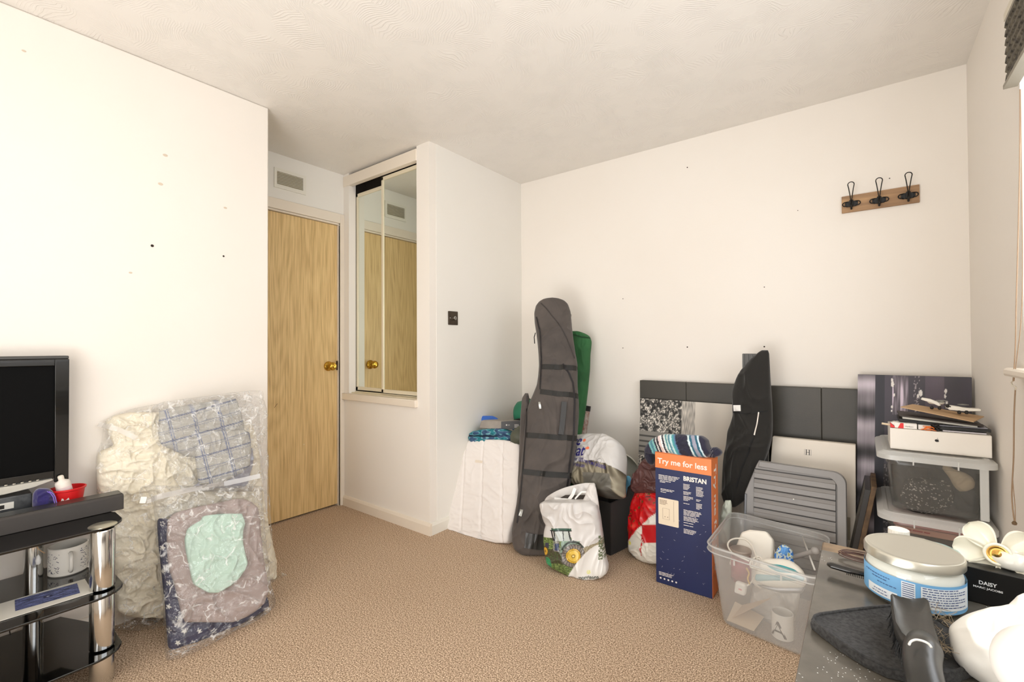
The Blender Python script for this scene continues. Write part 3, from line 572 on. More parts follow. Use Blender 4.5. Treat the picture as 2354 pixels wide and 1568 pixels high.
def ribbon(tree, N, P0, pts, w, off=.003, n=24, thick=.0015):
    """strip laid on a surface along photo points"""
    pts = np.array(pts, float); t = np.linspace(0, len(pts)-1, n); U = np.interp(t, range(len(pts)), pts[:, 0]); V = np.interp(t, range(len(pts)), pts[:, 1])
    P = atp(U, V, P0, N); N = norm(N); g = G(); A_ = []; 
    for i in range(n):
        tt = norm(P[min(i+1, n-1)]-P[max(i-1, 0)]); sd = norm(np.cross(N, tt)); row = []
        for k in (-1, -.33, .33, 1):
            p = P[i]+sd*w/2*k; h = tree.ray_cast(Vector(p+N*.4), Vector(-N)); q = (np.array(h[0]) if h[0] is not None else p); row.append(q)
        m = max(float(q@N) for q in row); row = [q*.5+(q+N*(m-float(q@N)))*.5+N*off for q in row]; A_.append(row)
    V_ = []; F_ = []
    for i in range(n): V_ += A_[i]+[q-N*(off*.9) for q in A_[i]]
    for i in range(n-1):
        a, b = i*8, (i+1)*8
        for k in range(3): F_ += [(a+k, a+k+1, b+k+1, b+k), (a+4+k, b+4+k, b+5+k, a+5+k)]
        F_ += [(a, b, b+4, a+4), (a+3, a+7, b+7, b+3)]
    F_ += [(0, 4, 5, 1), (1, 5, 6, 2), (2, 6, 7, 3)]; e = (n-1)*8; F_ += [(e, e+1, e+5, e+4), (e+1, e+2, e+6, e+5), (e+2, e+3, e+7, e+6)]
    return g.add(V_, F_)
part('neck_label', ribbon(tC, NC, P0C, [(1694, 939), (1711, 939)], .030, .004, 8), M('white_label', (.93, .92, .90), .7), ct, label='small white neck label')
part('zip', ribbon(tC, NC, P0C, [(1751, 948), (1747, 975), (1742, 1000)], .005, .004), M('silver_zip', (.75, .72, .68), .4, .6), ct)
part('seam', ribbon(tC, NC, P0C, [(1742, 1000), (1730, 1035), (1712, 1075), (1700, 1120)], .006, .003), M('black_seam', (.05, .05, .05), .8), ct)
part('seam', ribbon(tC, NC, P0C, [(1690, 948), (1725, 952), (1770, 945)], .006, .003), MATS['black_seam'], ct)
# white carrier bag scrap beside the blue box
wb_ = tag(part('carrier_bag', cushion([(1150, 1668, 1680), (1165, 1662, 1682), (1190, 1656, 1680), (1215, 1652, 1678), (1250, 1650, 1676)], at(1668, 1180, 'Y', 2.42), (-.2, -1, .1), .02, .02, 24, 30, amp=.008, freq=(20, 20, 20), seed=8), M('pale_green_white_plastic', (.86, .88, .82), .4), smooth=True), 'scrap of white carrier bag wedged between the blue box and the clear tub', 'bag')
# ---- blue and orange box
navy = M('navy_print_card', (.105, .15, .32), .42, var=((.12, .17, .345), 6)); orange = M('orange_print_card', (.93, .52, .28), .42)
bx = thing('shower_box', 'tall navy blue and orange cardboard box standing on the carpet under the striped scarf', 'box', (-.66, 2.2, 0))
bx0, bx1, by0, by1, bz = -.787, -.536, 2.150, 2.262, .613; zb = .541
part('carton', G().box((bx0, by0, .001), (bx1, by1, bz)), navy, bx, bevel=.0015)
part('orange_side', G().box((bx1+.0002, by0+.001, .002), (bx1+.0012, by1-.001, bz-.001)), orange, bx)
part('orange_band', G().box((bx0+.0005, by0-.001, zb), (bx1+.001, by0-.0002, bz-.0008)), orange, bx)
part('orange_top', G().box((bx0+.0005, by0-.001, bz+.0002), (bx1+.001, by1, bz+.001)), orange, bx)
white_ink = M('white_print', (.95, .93, .90), .5); X_ = np.array([1., 0, 0]); Z_ = np.array([0, 0, 1.]); Y_ = np.array([0, 1., 0])
yf = by0-.0016
g = G(); text(g, 'Try me for less', (bx0+.012, yf, zb+.022), X_, Z_, .036, width=.222, bold=.0007); part('lettering', g, white_ink, bx, label='white words Try me for less')
g = G(); text(g, 'Try me for less', (bx1+.0016, by0+.040, bz-.035), -Z_, Y_, .058, width=.47, bold=.0012); part('lettering', g, white_ink, bx, label='white vertical words Try me for less')
g = G(); text(g, 'BRISTAN', (bx0+.130, yf, zb-.040), X_, Z_, .028, width=.100, bold=.0011); part('lettering', g, white_ink, bx, label='large white maker name')
g = G(); o = lambda x, z: (bx0+x, yf+.0004, zb-z)
bars(g, o(.016, .034), X_, Z_, .098, 4, .0062, seed=2); bars(g, o(.022, .060), X_, Z_, .06, 2, .0062, seed=3); bars(g, o(.025, .098), X_, Z_, .075, 2, .006, seed=4); bars(g, o(.025, .112), X_, Z_, .04, 1, .006, seed=5)
for k, (z, n) in enumerate(((.058, 5), (.092, 3), (.113, 3), (.130, 1), (.145, 1), (.175, 5), (.205, 4), (.232, 1), (.244, 1), (.262, 4))): bars(g, o(.130, z), X_, Z_, (.03, .04, .05, .035, .042, .085, .07, .085, .095, .055)[k], n, .0056, seed=k+6)
for k, (z, n) in enumerate(((.062, 3), (.078, 5), (.118, 2), (.136, 5))): bars(g, o(.186, z), X_, Z_, (.03, .035, .025, .028)[k], n, .0056, seed=k+26)
bars(g, (bx0+.014, yf+.0004, .052), X_, Z_, .075, 3, .006, seed=50)
for k in range(5): g.prism(circ((0, 0), (1, 0), (0, 1), .0042, 10) and [(cos(a)*.0042, sin(a)*.0042) for a in np.linspace(0, 6.1, 9)], (bx0+.022+k*.018, yf+.0006, .026), X_, Z_, (0, -.0002, 0))
part('small_print', g, white_ink, bx, fix=False, kind='stuff')
part('data_panel', G().prism(rrect(0, 0, .094, .124, .004, 3), (bx0+.014, yf+.0004, zb-.262), X_, Z_, (0, -.0006, 0)), M('beige_print', (.92, .86, .76), .5), bx)
g = G(); bars(g, (bx0+.020, yf-.0006, zb-.150), X_, Z_, .04, 4, .006, seed=60); 
part('diagram', G().tube([(bx0+.035, yf-.0004, zb-.185), (bx0+.066, yf-.0004, zb-.185), (bx0+.066, yf-.0004, zb-.235), (bx0+.035, yf-.0004, zb-.235)], .0006, 4, closed=True).tube([(bx0+.086, yf-.0004, zb-.145), (bx0+.086, yf-.0004, zb-.24)], .0005, 4).tube([(bx0+.045, yf-.0004, zb-.225), (bx0+.045, yf-.0004, zb-.222)], .002, 5).tube([(bx0+.058, yf-.0004, zb-.225), (bx0+.058, yf-.0004, zb-.222)], .002, 5), M('brown_print', (.55, .46, .38), .5), bx)
part('diagram_text', g, MATS['brown_print'], bx, fix=False, kind='stuff')
# scuffs on the carton
g = G(); R = random.Random(4)
for k in range(26):
    x = R.uniform(.02, .24); z = R.uniform(.03, .33); l = R.uniform(.001, .006); a = R.uniform(0, pi)
    if x < .11 and z > .27: continue
    p = np.array((bx0+x, yf+.0002, z)); g.prism([(-l, -.0006), (l, -.0004), (l*.6, .0008), (-l*.5, .0007)], p, X_*cos(a)+Z_*sin(a), Z_*cos(a)-X_*sin(a), (0, -.0002, 0))
part('scuffs', g, M('pale_scuff', (.72, .72, .76), .8), bx, kind='stuff')
# ---- striped scarf on the box
def stripes(U, V, P):
    C = np.zeros(U.shape+(3,)); nv = np.array([.15, .145, .22]); C[:] = nv; s = U-(V-1020)*.35
    for a, b, c in ((1499, 1503, (.45, .68, .68)), (1503, 1508, (.30, .50, .56)), (1508, 1512, (.5, .72, .70)), (1512, 1516, (.14, .14, .22)), (1516, 1519, (.82, .82, .80)), (1519, 1523, (.14, .12, .16)), (1523, 1528, (.86, .78, .76)), (1528, 1531, (.95, .93, .92)), (1531, 1535, (.13, .12, .18)), (1535, 1539, (.83, .86, .84)), (1539, 1543, (.35, .58, .60)), (1543, 1546, (.80, .88, .86)), (1546, 1550, (.33, .52, .58)), (1550, 1554, (.75, .86, .86)), (1554, 1559, (.30, .60, .62)), (1559, 1562, (.35, .48, .62)),
                    (1590, 1594, (.85, .92, .92)), (1594, 1599, (.16, .38, .46)), (1599, 1603, (.60, .60, .66)), (1603, 1607, (.62, .62, .68)), (1607, 1612, (.14, .36, .44)), (1612, 1616, (.82, .90, .93))):
        C[(s >= a) & (s < b)] = c
    return C
NS = norm((-.1, -1, .15)); sc = thing('scarf', 'navy scarf with teal and white stripes lying on top of the blue box', 'scarf', (-.66, 2.2, .615))
knit = M('striped_knit', (1, 1, 1), .95, vcol=True, sheen=.3, bump=(400, .3, .001))
scr = [(998, 1530, 1560), (1001, 1518, 1612), (1006, 1508, 1619), (1012, 1500, 1625), (1020, 1494, 1626), (1030, 1487, 1630), (1038, 1485, 1634), (1042, 1488, 1636), (1048, 1540, 1630), (1052, 1585, 1625)]
P0S = at(1570, 1035, 'Y', 2.185)
gS = cushion(scr, P0S, NS, .035, .05, 110, 50, p=6, q=2.2, amp=.006, freq=(18, 18, 18), seed=5, colfn=stripes); part('rolled_scarf', gS, knit, sc, smooth=True)
gS = cushion([(1028, 1640, 1648), (1034, 1625, 1656), (1041, 1618, 1660), (1048, 1610, 1655), (1053, 1606, 1640)], at(1635, 1043, 'Y', 2.20), NS, .02, .03, 40, 24, p=3, q=2, amp=.006, freq=(30, 30, 30), seed=6, colfn=lambda U, V, P: np.where(((np.sin((U+V*.6)*1.1) > .75) & (U < 1642))[..., None], np.array([.62, .60, .60]), np.array([.15, .145, .22]))+0.)
part('scarf_end', gS, knit, sc, smooth=True)
gS = cushion([(1020, 1488, 1500), (1035, 1483, 1502), (1050, 1484, 1503), (1062, 1488, 1503), (1068, 1494, 1500)], at(1492, 1045, 'Y', 2.20), NS, .02, .03, 24, 30, amp=.006, freq=(30, 30, 30), seed=7, colfn=lambda U, V, P: np.zeros(U.shape+(3,))+np.array([.14, .135, .20]))
part('scarf_end', gS, knit, sc, smooth=True)
# ---- maroon padded jacket behind the box
mar = M('maroon_quilted_nylon', (.36, .23, .22), .5, bump=(60, .4, .002))
jk = thing('jacket', 'maroon padded jacket stuffed behind the blue box on top of the red bag', 'clothing', (-.93, 2.38, .35))
NJ = norm((-.3, -1, .2)); P0J = at(1490, 1090, 'Y', 2.33)
part('body', cushion([(1052, 1492, 1506), (1060, 1484, 1512), (1075, 1474, 1520), (1088, 1463, 1526), (1100, 1457, 1530), (1115, 1453, 1530), (1128, 1453, 1528), (1134, 1462, 1522)], P0J, NJ, .05, .05, 50, 50, amp=.02, freq=(13, 13, 13), seed=9), mar, jk, smooth=True)
part('sleeve', cushion([(1050, 1494, 1508), (1056, 1482, 1518), (1066, 1478, 1522), (1076, 1480, 1520), (1082, 1490, 1510)], at(1500, 1065, 'Y', 2.29), NJ, .03, .03, 30, 30, amp=.014, freq=(20, 20, 20), seed=10), mar, jk, smooth=True)
# ---- red rose carrier bag
def redbag(U, V, P):
    n = pn(np.stack([U*.07, V*.07, U*0+2], -1)); n2 = pn(np.stack([U*.16, V*.16, U*0+7], -1)); r = np.stack([.80+.15*n, .10+.10*n2, .12+.08*n2], -1)
    r = np.where((n2 > .42)[..., None], np.array([.30, .34, .16]), r); r = np.where((n2 < -.5)[..., None], np.array([.45, .05, .08]), r); r = np.where((n > .52)[..., None], np.array([.93, .30, .26]), r)
    line = 1248-((U-1452)*.95).clip(0)**1.0; wht = V > line; stripe = (U > 1494-(V-1240)*.0)&(V < 1255); 
    r = np.where(wht[..., None], np.array([.90, .88, .83]), r); r = np.where(((U > 1497)&(V > 1205)&(V < 1246))[..., None], np.array([.78, .12, .14]), r)
    r = np.where(((np.abs((U-1495)-(1250-V)*.12) < 1.3)&(V > 1165)&(V < 1275))[..., None], np.array([.75, .15, .17]), r)
    r = np.where((((U-1464)**2+(V-1246)**2 < 22)&(n2 > -.3))[..., None], np.array([.90, .86, .35]), r)
    return r
glp = M('glossy_printed_bag', (1, 1, 1), .3, vcol=True)
NR = norm((-.35, -1, .15)); P0R = at(1480, 1250, 'Y', 2.34)
rb = thing('carrier_bag', 'red flowery carrier bag with white base between the black basket and blue box', 'bag', (-.93, 2.4, 0))
gR = cushion([(1112, 1475, 1520), (1130, 1466, 1530), (1150, 1461, 1535), (1180, 1456, 1540), (1210, 1452, 1545), (1240, 1452, 1548), (1262, 1452, 1548), (1278, 1462, 1546), (1290, 1480, 1540), (1296, 1500, 1530)], P0R, NR, .07, .09, 80, 90, p=2.8, q=3, amp=.012, freq=(10, 10, 10), seed=12, colfn=redbag); tR = bvh(gR)
part('bag_body', gR, glp, rb, smooth=True)
r_, u_ = frame(NR); g = G(); text(g, 'morrisons', on_plane(1449, 1261, P0R, NR), r_*.97-u_*.22, u_*.97+r_*.22, .019, tree=tR, N=NR, bold=.0003); part('lettering', g, dk_ink, rb, fix=False, label='dark shop name on the base')
g = G(); text(g, 'G', on_plane(1496, 1243, P0R, NR), r_, u_, .020, tree=tR, N=NR, bold=.0005); part('lettering', g, white_ink, rb, fix=False)
# ---- black fabric basket
blk = M('black_felt', (.12, .11, .10), .9, bump=(200, .3, .001), sheen=.2)
bk = thing('storage_basket', 'black fabric storage basket on the carpet beside the red carrier bag', 'basket', (-1.2, 2.42, 0))
bq = [np.array([-1.30, 2.295]), np.array([-1.075, 2.268]), np.array([-1.015, 2.56]), np.array([-1.24, 2.59])]
bt_ = [q+(q-np.mean(bq, 0))*.10 for q in bq]; th = .006; zt = (.285, .285, .30, .30); g = G()
inn = [q+(np.mean(bq, 0)-q)*.05 for q in bq]; inT = [q+(np.mean(bq, 0)-q)*.05 for q in bt_]
Vv = [(*bq[i], .001) for i in range(4)]+[(*bt_[i], zt[i]) for i in range(4)]+[(*inT[i], zt[i]) for i in range(4)]+[(*inn[i], .012) for i in range(4)]
g.add(Vv, [(3, 2, 1, 0)]+[(i, (i+1) % 4, 4+(i+1) % 4, 4+i) for i in range(4)]+[(4+i, 4+(i+1) % 4, 8+(i+1) % 4, 8+i) for i in range(4)]+[(8+i, 8+(i+1) % 4, 12+(i+1) % 4, 12+i) for i in range(4)]+[(12, 13, 14, 15)])
part('basket_body', g, blk, bk, bevel=.004)
part('handle_tab', G().add([(*(inT[2]*.75+inT[1]*.25), .295), (*(inT[2]*.45+inT[1]*.55), .288), (*(inT[2]*.5+inT[1]*.5), .335), (*(inT[2]*.68+inT[1]*.32), .355)]+[tuple(np.array((*(inT[2]*a+inT[1]*(1-a)), z))+np.array([.006, 0, 0])) for a, z in ((.75, .295), (.45, .288), (.5, .335), (.68, .355))], [(0, 1, 2, 3), (7, 6, 5, 4), (0, 4, 5, 1), (1, 5, 6, 2), (2, 6, 7, 3), (3, 7, 4, 0)]), blk, bk, bevel=.001)
# towel roll inside
tag(part('cloth', cushion([(1094, 1434, 1446), (1100, 1430, 1450), (1112, 1428, 1450), (1125, 1428, 1448), (1140, 1430, 1446)], at(1440, 1112, 'Y', 2.50), (-.4, -1, .2), .02, .02, 24, 24, amp=.006, freq=(25, 25, 25), seed=14), M('sky_blue_cloth', (.42, .70, .84), .8), smooth=True), 'bright blue cloth sticking out of the black fabric basket', 'cloth')
# ---- white mesh lampshade-like basket behind
wbk = thing('laundry_basket', 'round white woven basket tipped on its side behind the grey plastic sack', 'basket', (-1.22, 2.62, .3))
cc = at(1418, 1098, 'Y', 2.66); axw = norm((.15, -1, .25)); wv_ = M('white_weave', (.88, .88, .84), .6, bump=(150, .8, .003))
part('woven_body', G().lathe(cc, [(.128, -.09), (.142, -.06), (.150, 0), (.153, .004), (.147, .002), (.138, -.058), (.10, -.082), (0, -.085)], 48, axw), wv_, wbk, smooth=True)
a_ = norm(np.cross(axw, (0, 0, 1))); b_ = np.cross(axw, a_); part('rim', G().tube(circ(cc, a_, b_, .151, 48), .0045, 8, closed=True), M('cream_piping', (.92, .90, .84), .5), wbk, smooth=True)
# ---- grey plastic delivery sack on the basket
def sackcol(U, V, P):
    n = pn(np.stack([U*.05, V*.11, U*0+2], -1)); c = np.zeros(U.shape+(3,))+np.array([.84, .83, .82]); line = 1078+.0022*(U-1372)**2+5*n
    crk = np.abs(pn(np.stack([U*.11, V*.022, U*0+8], -1))); g_ = np.stack([.66-crk*.7, .63-crk*.7, .55-crk*.66], -1); c = np.where((V > line)[..., None], g_, c); rr = U > 1424-(V-1040).clip(0)*.0
    c = np.where(((V > 1102)&(U > 1365)&(U < 1422))[..., None], np.array([.40, .39, .36])+.10*n[..., None], c); return np.clip(c, .1, 1)
film_print = M('grey_plastic_sack', (1, 1, 1), .28, vcol=True, bump=(50, .3, .003))
ps = thing('plastic_sack', 'stuffed grey and white plastic sack printed Reuse Repeat lying on the black basket', 'bag', (-1.2, 2.35, .3))
NP = norm((-.5, -1, .75)); P0P = at(1370, 1085, 'Y', 2.33)
gP = cushion([(1005, 1362, 1402), (1008, 1345, 1410), (1014, 1328, 1420), (1024, 1318, 1429), (1045, 1314, 1433), (1065, 1316, 1433), (1090, 1308, 1431), (1108, 1310, 1430), (1122, 1330, 1430), (1134, 1365, 1430), (1140, 1385, 1424)], P0P, NP, .085, .08, 90, 90, p=3, q=4.5, amp=.010, freq=(11, 11, 9), seed=15, colfn=sackcol); tP = bvh(gP)
part('sack_body', gP, film_print, ps, smooth=True)
r_, u_ = frame(NP); ra, ua = r_*.985-u_*-.17, u_*.985+r_*.17*-1
blu = M('blue_violet_print', (.22, .20, .55), .5); ora = M('orange_dot_print', (.93, .50, .36), .5)
g = G(); text(g, 'Reuse', on_plane(1300, 1036, P0P, NP), ra, ua, .095, width=.235, tree=tP, N=NP, bold=.0010); text(g, 'Repeat', on_plane(1294, 1057, P0P, NP), ra, ua, .095, width=.285, tree=tP, N=NP, bold=.0010); part('lettering', g, blu, ps, fix=False, label='blue words Reuse and Repeat')
for uu, vv_ in ((1362, 1031), (1371, 1050)): g = G(); text(g, '.', on_plane(uu, vv_, P0P, NP), ra, ua, .14, tree=tP, N=NP, bold=.0015); part('full_stop', g, ora, ps, fix=False)
g = G(); text(g, 'made from 100% recycled plastic', on_plane(1322, 1068, P0P, NP), ra*.98-ua*.1, ua, .034, width=.36, tree=tP, N=NP); text(g, 'as long as you can', on_plane(1320, 1079, P0P, NP), ra-ua*.1, ua, .034, width=.20, tree=tP, N=NP); part('small_print', g, blu, ps, fix=False, kind='stuff')
g = G(); q = on_plane(1404, 1077, P0P, NP); pts = circ(q, ra, ua, .012, 16); g.tube([np.array(tP.ray_cast(Vector(p+NP*.3), Vector(-NP))[0] or p)+NP*.001 for p in pts], .0009, 5, closed=True); part('recycling_mark', g, M('grey_print', (.5, .5, .52), .5), ps)

# ==================================================================== GOLF / TRAVEL BAG GROUP
tb = thing('travel_bag', 'long dark grey padded travel bag with black straps leaning upright into the corner', 'bag', (-1.43, 2.1, 0))
NG2 = norm((-_f[0], -_f[1], .30)); NG2 = norm(NG2); P0G = np.array([-1.44, 2.06, .0])
chc = M('charcoal_bag_fabric', (.285, .26, .245), .8, bump=(260, .3, .001), var=((.34, .31, .29), 7), sheen=.15); stp = M('black_webbing', (.115, .11, .095), .6, bump=(400, .3, .0006))
gr_ = [(693, 1250, 1285), (697, 1238, 1298), (706, 1231, 1306), (720, 1228, 1311), (740, 1229, 1313), (765, 1233, 1315), (790, 1236, 1318), (815, 1238, 1322), (840, 1239, 1327), (865, 1237, 1327), (885, 1234, 1327), (905, 1226, 1328), (930, 1215, 1330), (960, 1208, 1330), (1000, 1204, 1327), (1040, 1200, 1322), (1080, 1196, 1316), (1120, 1192, 1310), (1160, 1187, 1304), (1190, 1181, 1300), (1220, 1176, 1294), (1245, 1177, 1290), (1262, 1182, 1286), (1274, 1198, 1270)]
gT = cushion(gr_, P0G, NG2, .075, .07, 80, 220, p=3.0, q=14, amp=.013, freq=(6, 6, 4), seed=20); tT = bvh(gT)
part('bag_body', gT, chc, tb, smooth=True)
for u0, v0, u1, v1 in ((1241, 848, 1326, 852), (1240, 905, 1327, 915), (1206, 1002, 1324, 1010), (1196, 1084, 1312, 1094)):
    part('strap', ribbon(tT, NG2, P0G, [(u0, v0), ((u0+u1)/2, (v0+v1)/2+2), (u1, v1)], .030, .003, 20), stp, tb)
part('handle', ribbon(tT, NG2, P0G, [(1293, 930), (1291, 960), (1286, 1003)], .030, .014, 12, .003), M('padded_handle', (.20, .20, .20), .5), tb)
zp = M('dark_zip', (.10, .085, .09), .6)
part('zip', ribbon(tT, NG2, P0G, [(1290, 845), (1303, 862), (1314, 885), (1318, 930), (1316, 1000), (1308, 1060), (1301, 1120)], .010, .004, 40), zp, tb)
part('zip', ribbon(tT, NG2, P0G, [(1232, 735), (1240, 770), (1243, 830), (1240, 900)], .008, .004, 30), zp, tb)
part('piping', ribbon(tT, NG2, P0G, [(1212, 910), (1209, 980), (1203, 1060), (1196, 1140), (1188, 1200)], .007, .004, 40), zp, tb)
part('piping', ribbon(tT, NG2, P0G, [(1242, 705), (1275, 745), (1300, 785), (1318, 830)], .006, .003, 30), M('charcoal_piping', (.23, .21, .20), .7), tb)
part('zip_pull', ribbon(tT, NG2, P0G, [(1238, 930), (1240, 945)], .012, .008, 6), M('steel_pull', (.6, .6, .58), .3, .8), tb)
part('base_patch', ribbon(tT, NG2, P0G, [(1206, 1238), (1240, 1243), (1282, 1240)], .075, .004, 24), M('black_vinyl_patch', (.19, .185, .175), .35), tb)
part('badge', ribbon(tT, NG2, P0G, [(1193, 1176), (1200, 1178)], .035, .006, 8), MATS['steel_pull'], tb)
part('toggle', G().tube([at(1308, 716, 'Y', 2.56), at(1312, 724, 'Y', 2.56), at(1311, 740, 'Y', 2.56)], .004, 7), stp, tb, smooth=True)
part('toggle', G().tube([at(1231, 765, 'Y', 2.50), at(1228, 775, 'Y', 2.50), at(1229, 790, 'Y', 2.50)], .003, 7), stp, tb, smooth=True)
part('side_flap', cushion([(904, 1207, 1214), (915, 1200, 1217), (960, 1196, 1215), (1020, 1194, 1212), (1070, 1192, 1208), (1110, 1190, 1205), (1140, 1192, 1200)], P0G-NG2*.02, NG2, .03, .03, 24, 60, amp=.008, freq=(10, 10, 10), seed=22), chc, tb, smooth=True)
# ---- green roll bag behind
grn = M('green_canvas_fabric', (.16, .36, .20), .8, bump=(300, .3, .001), var=((.20, .42, .24), 8))
gb2 = thing('roll_bag', 'tall slim dark green fabric bag standing behind the dark grey travel bag', 'bag', (-1.45, 2.55, 0))
NB = norm((.25, -1, .20)); P0B = np.array([-1.40, 2.48, 0])
gGB = cushion([(762, 1310, 1330), (768, 1308, 1348), (773, 1308, 1356), (785, 1308, 1360), (797, 1308, 1359), (815, 1308, 1357), (850, 1308, 1356), (900, 1308, 1351), (950, 1306, 1345), (1000, 1304, 1336), (1050, 1302, 1330), (1120, 1300, 1326), (1180, 1300, 1324)], P0B, NB, .05, .05, 50, 120, p=2.2, q=8, amp=.008, freq=(12, 12, 7), seed=24)
part('bag_body', gGB, grn, gb2, smooth=True); tGB = bvh(gGB)
part('drawstring_hem', ribbon(tGB, NB, P0B, [(1322, 773), (1340, 778), (1358, 779)], .008, .004, 14), M('dark_green_hem', (.10, .26, .14), .8), gb2)
# ---- patterned tube beside it
tbx = thing('poster_tube', 'slim pale patterned tube with a black cap standing behind the green bag', 'tube', (-1.38, 2.7, 0))
ta = at(1349, 945, 'Y', 2.77); tb_ = at(1340, 1010, 'Y', 2.74); dct = norm(ta-tb_); tb_ = ta-dct*(ta[2]-.03)/dct[2]
part('tube_body', G().tube([tb_, ta], .020, 20), M('pale_printed_tube', (.82, .80, .76), .5, var=((.60, .42, .36), 28)), tbx, smooth='auto')
part('cap', G().tube([ta, ta+dct*.035], .023, 20), MATS['black_felt'], tbx, smooth='auto')
part('end_cap', G().tube([tb_-dct*.028, tb_], .021, 20), MATS['black_felt'], tbx, smooth='auto')
# ---- white duvet
dv = thing('duvet', 'folded white quilted duvet standing on the carpet against the white wall', 'bedding', (-1.84, 2.25, 0))
wq = M('white_cotton_quilt', (.93, .905, .885), .85, bump=(120, .15, .002))
ND = norm((0.0, -1, .38)); P0D = np.array([-1.84, 2.052, 0])
def seams(P): return 0
dr = [(1012, 1086, 1150), (1016, 1080, 1185), (1022, 1077, 1198), (1040, 1072, 1202), (1080, 1061, 1203), (1120, 1050, 1200), (1160, 1039, 1196), (1190, 1030, 1190), (1205, 1025, 1184), (1214, 1024, 1180), (1224, 1040, 1178), (1236, 1085, 1176), (1244, 1125, 1174), (1250, 1150, 1170)]
gD = cushion(dr, P0D, ND, .045, .22, 110, 110, p=5, q=7, amp=.005, freq=(5, 5, 13), seed=26)
for i, p in enumerate(gD[0]):
    if i < 110*110:
        x, y, z = p; s = abs(((x+1.92)+z*.28) % .155-.0775)/.0775
        if s > .86: gD[0][i] = (p+np.array([0, 1, 0])*.007*((s-.86)/.14)).tolist() if hasattr(p, 'shape') else [x, y+.008*((s-.86)/.14), z]
part('quilt', gD, wq, dv, smooth=True); tD = bvh(gD)
part('care_label', ribbon(tD, ND, P0D, [(1103, 1063), (1119, 1065)], .016, .001, 6), M('pale_stitch_label', (.90, .85, .78), .8), dv)
# backing bulk
# ---- teal patterned blanket on the duvet
def teal(U, V, P):
    n = pn(np.stack([U*.07, V*.13, U*0+2], -1)); n2 = pn(np.stack([U*.16, V*.25, U*0+12], -1)); a = np.array([.13, .45, .50]); b = np.array([.22, .33, .46]); c = np.array([.45, .66, .70])
    o = np.where((n > .05)[..., None], a, b)+0.; o = np.where((np.abs(n-.05) < .07)[..., None], c, o); o = o+.12*n2[..., None]
    return np.clip(np.where(((np.abs(V-1003-(U-1090)*.02) < 1.6)&(U < 1150))[..., None], np.array([.05, .12, .20]), o), 0, 1)
clp = M('printed_cotton', (1, 1, 1), .85, vcol=True)
bl = thing('blanket', 'folded teal and blue patterned blanket on top of the white duvet', 'blanket', (-1.95, 2.3, .53))
P0L = at(1130, 1020, 'Y', 2.25); NL = norm((.15, -1, .25))
part('folded_layer', cushion([(985, 1130, 1158), (988, 1110, 1166), (992, 1090, 1172), (998, 1080, 1176), (1003, 1082, 1176)], P0L, NL, .03, .11, 60, 30, p=4, q=2.4, amp=.007, freq=(20, 20, 20), seed=28, colfn=teal), clp, bl, smooth=True)
part('folded_layer', cushion([(1000, 1080, 1176), (1005, 1078, 1178), (1012, 1080, 1176), (1018, 1088, 1172), (1022, 1105, 1160)], P0L, NL, .035, .12, 60, 30, p=4, q=2.4, amp=.007, freq=(20, 20, 20), seed=29, colfn=teal), clp, bl, smooth=True)
# ---- grey box with dark end
gbx = thing('small_carton', 'grey cardboard carton with dark end panel lying on the teal blanket', 'box', (-1.93, 2.33, .6))
def pz(u, v, z): return at(u, v, 'Z', z)
A0 = at(1152, 988, 'Y', 2.27); L0 = A0+np.array([-.150, -.045, 0]); Rr = A0+np.array([.085, .11, 0]); hgt = .052
e1 = L0-A0; e2 = Rr-A0; hz = np.array([0, 0, hgt]); 
part('carton', quadbox(A0, e1, e2*.85, hz+np.array([.006, .02, 0])), M('grey_printed_card', (.55, .52, .49), .45, var=((.60, .57, .53), 20)), gbx, bevel=.006)
n_ = norm(np.cross(e2, hz)); n_ = n_ if n_@(-A0+CAM) > 0 else -n_
part('end_panel', quadbox(A0+n_*.001+e2*.0, e2, n_*.002, hz), M('dark_grey_card', (.38, .38, .385), .5), gbx)
g = G(); g.lathe(A0+n_*.0032+e2*.25+hz*.55, [(.005, 0), (.005, .0004), (0, .0005)], 14, n_); part('logo_dot', g, white_ink, gbx)
g = G(); bars(g, A0+n_*.0036+e2*.32+hz*.5, norm(e2), norm(hz), .022, 1, .006, seed=71); bars(g, A0+n_*.0036+e2*.62+hz*.5, norm(e2), norm(hz), .035, 3, .008, seed=72); part('small_print', g, white_ink, gbx, fix=False, kind='stuff')
tag(part('paper_pack', cushion([(956, 1108, 1132), (960, 1098, 1142), (965, 1096, 1146), (970, 1098, 1146)], at(1120, 965, 'Y', 2.36), (0, -1, .4), .012, .03, 30, 16, amp=.003, freq=(30, 30, 30), seed=31), M('blue_plastic_pack', (.22, .42, .78), .4), smooth=True), 'bright blue packet lying on top of the grey carton', 'packet')
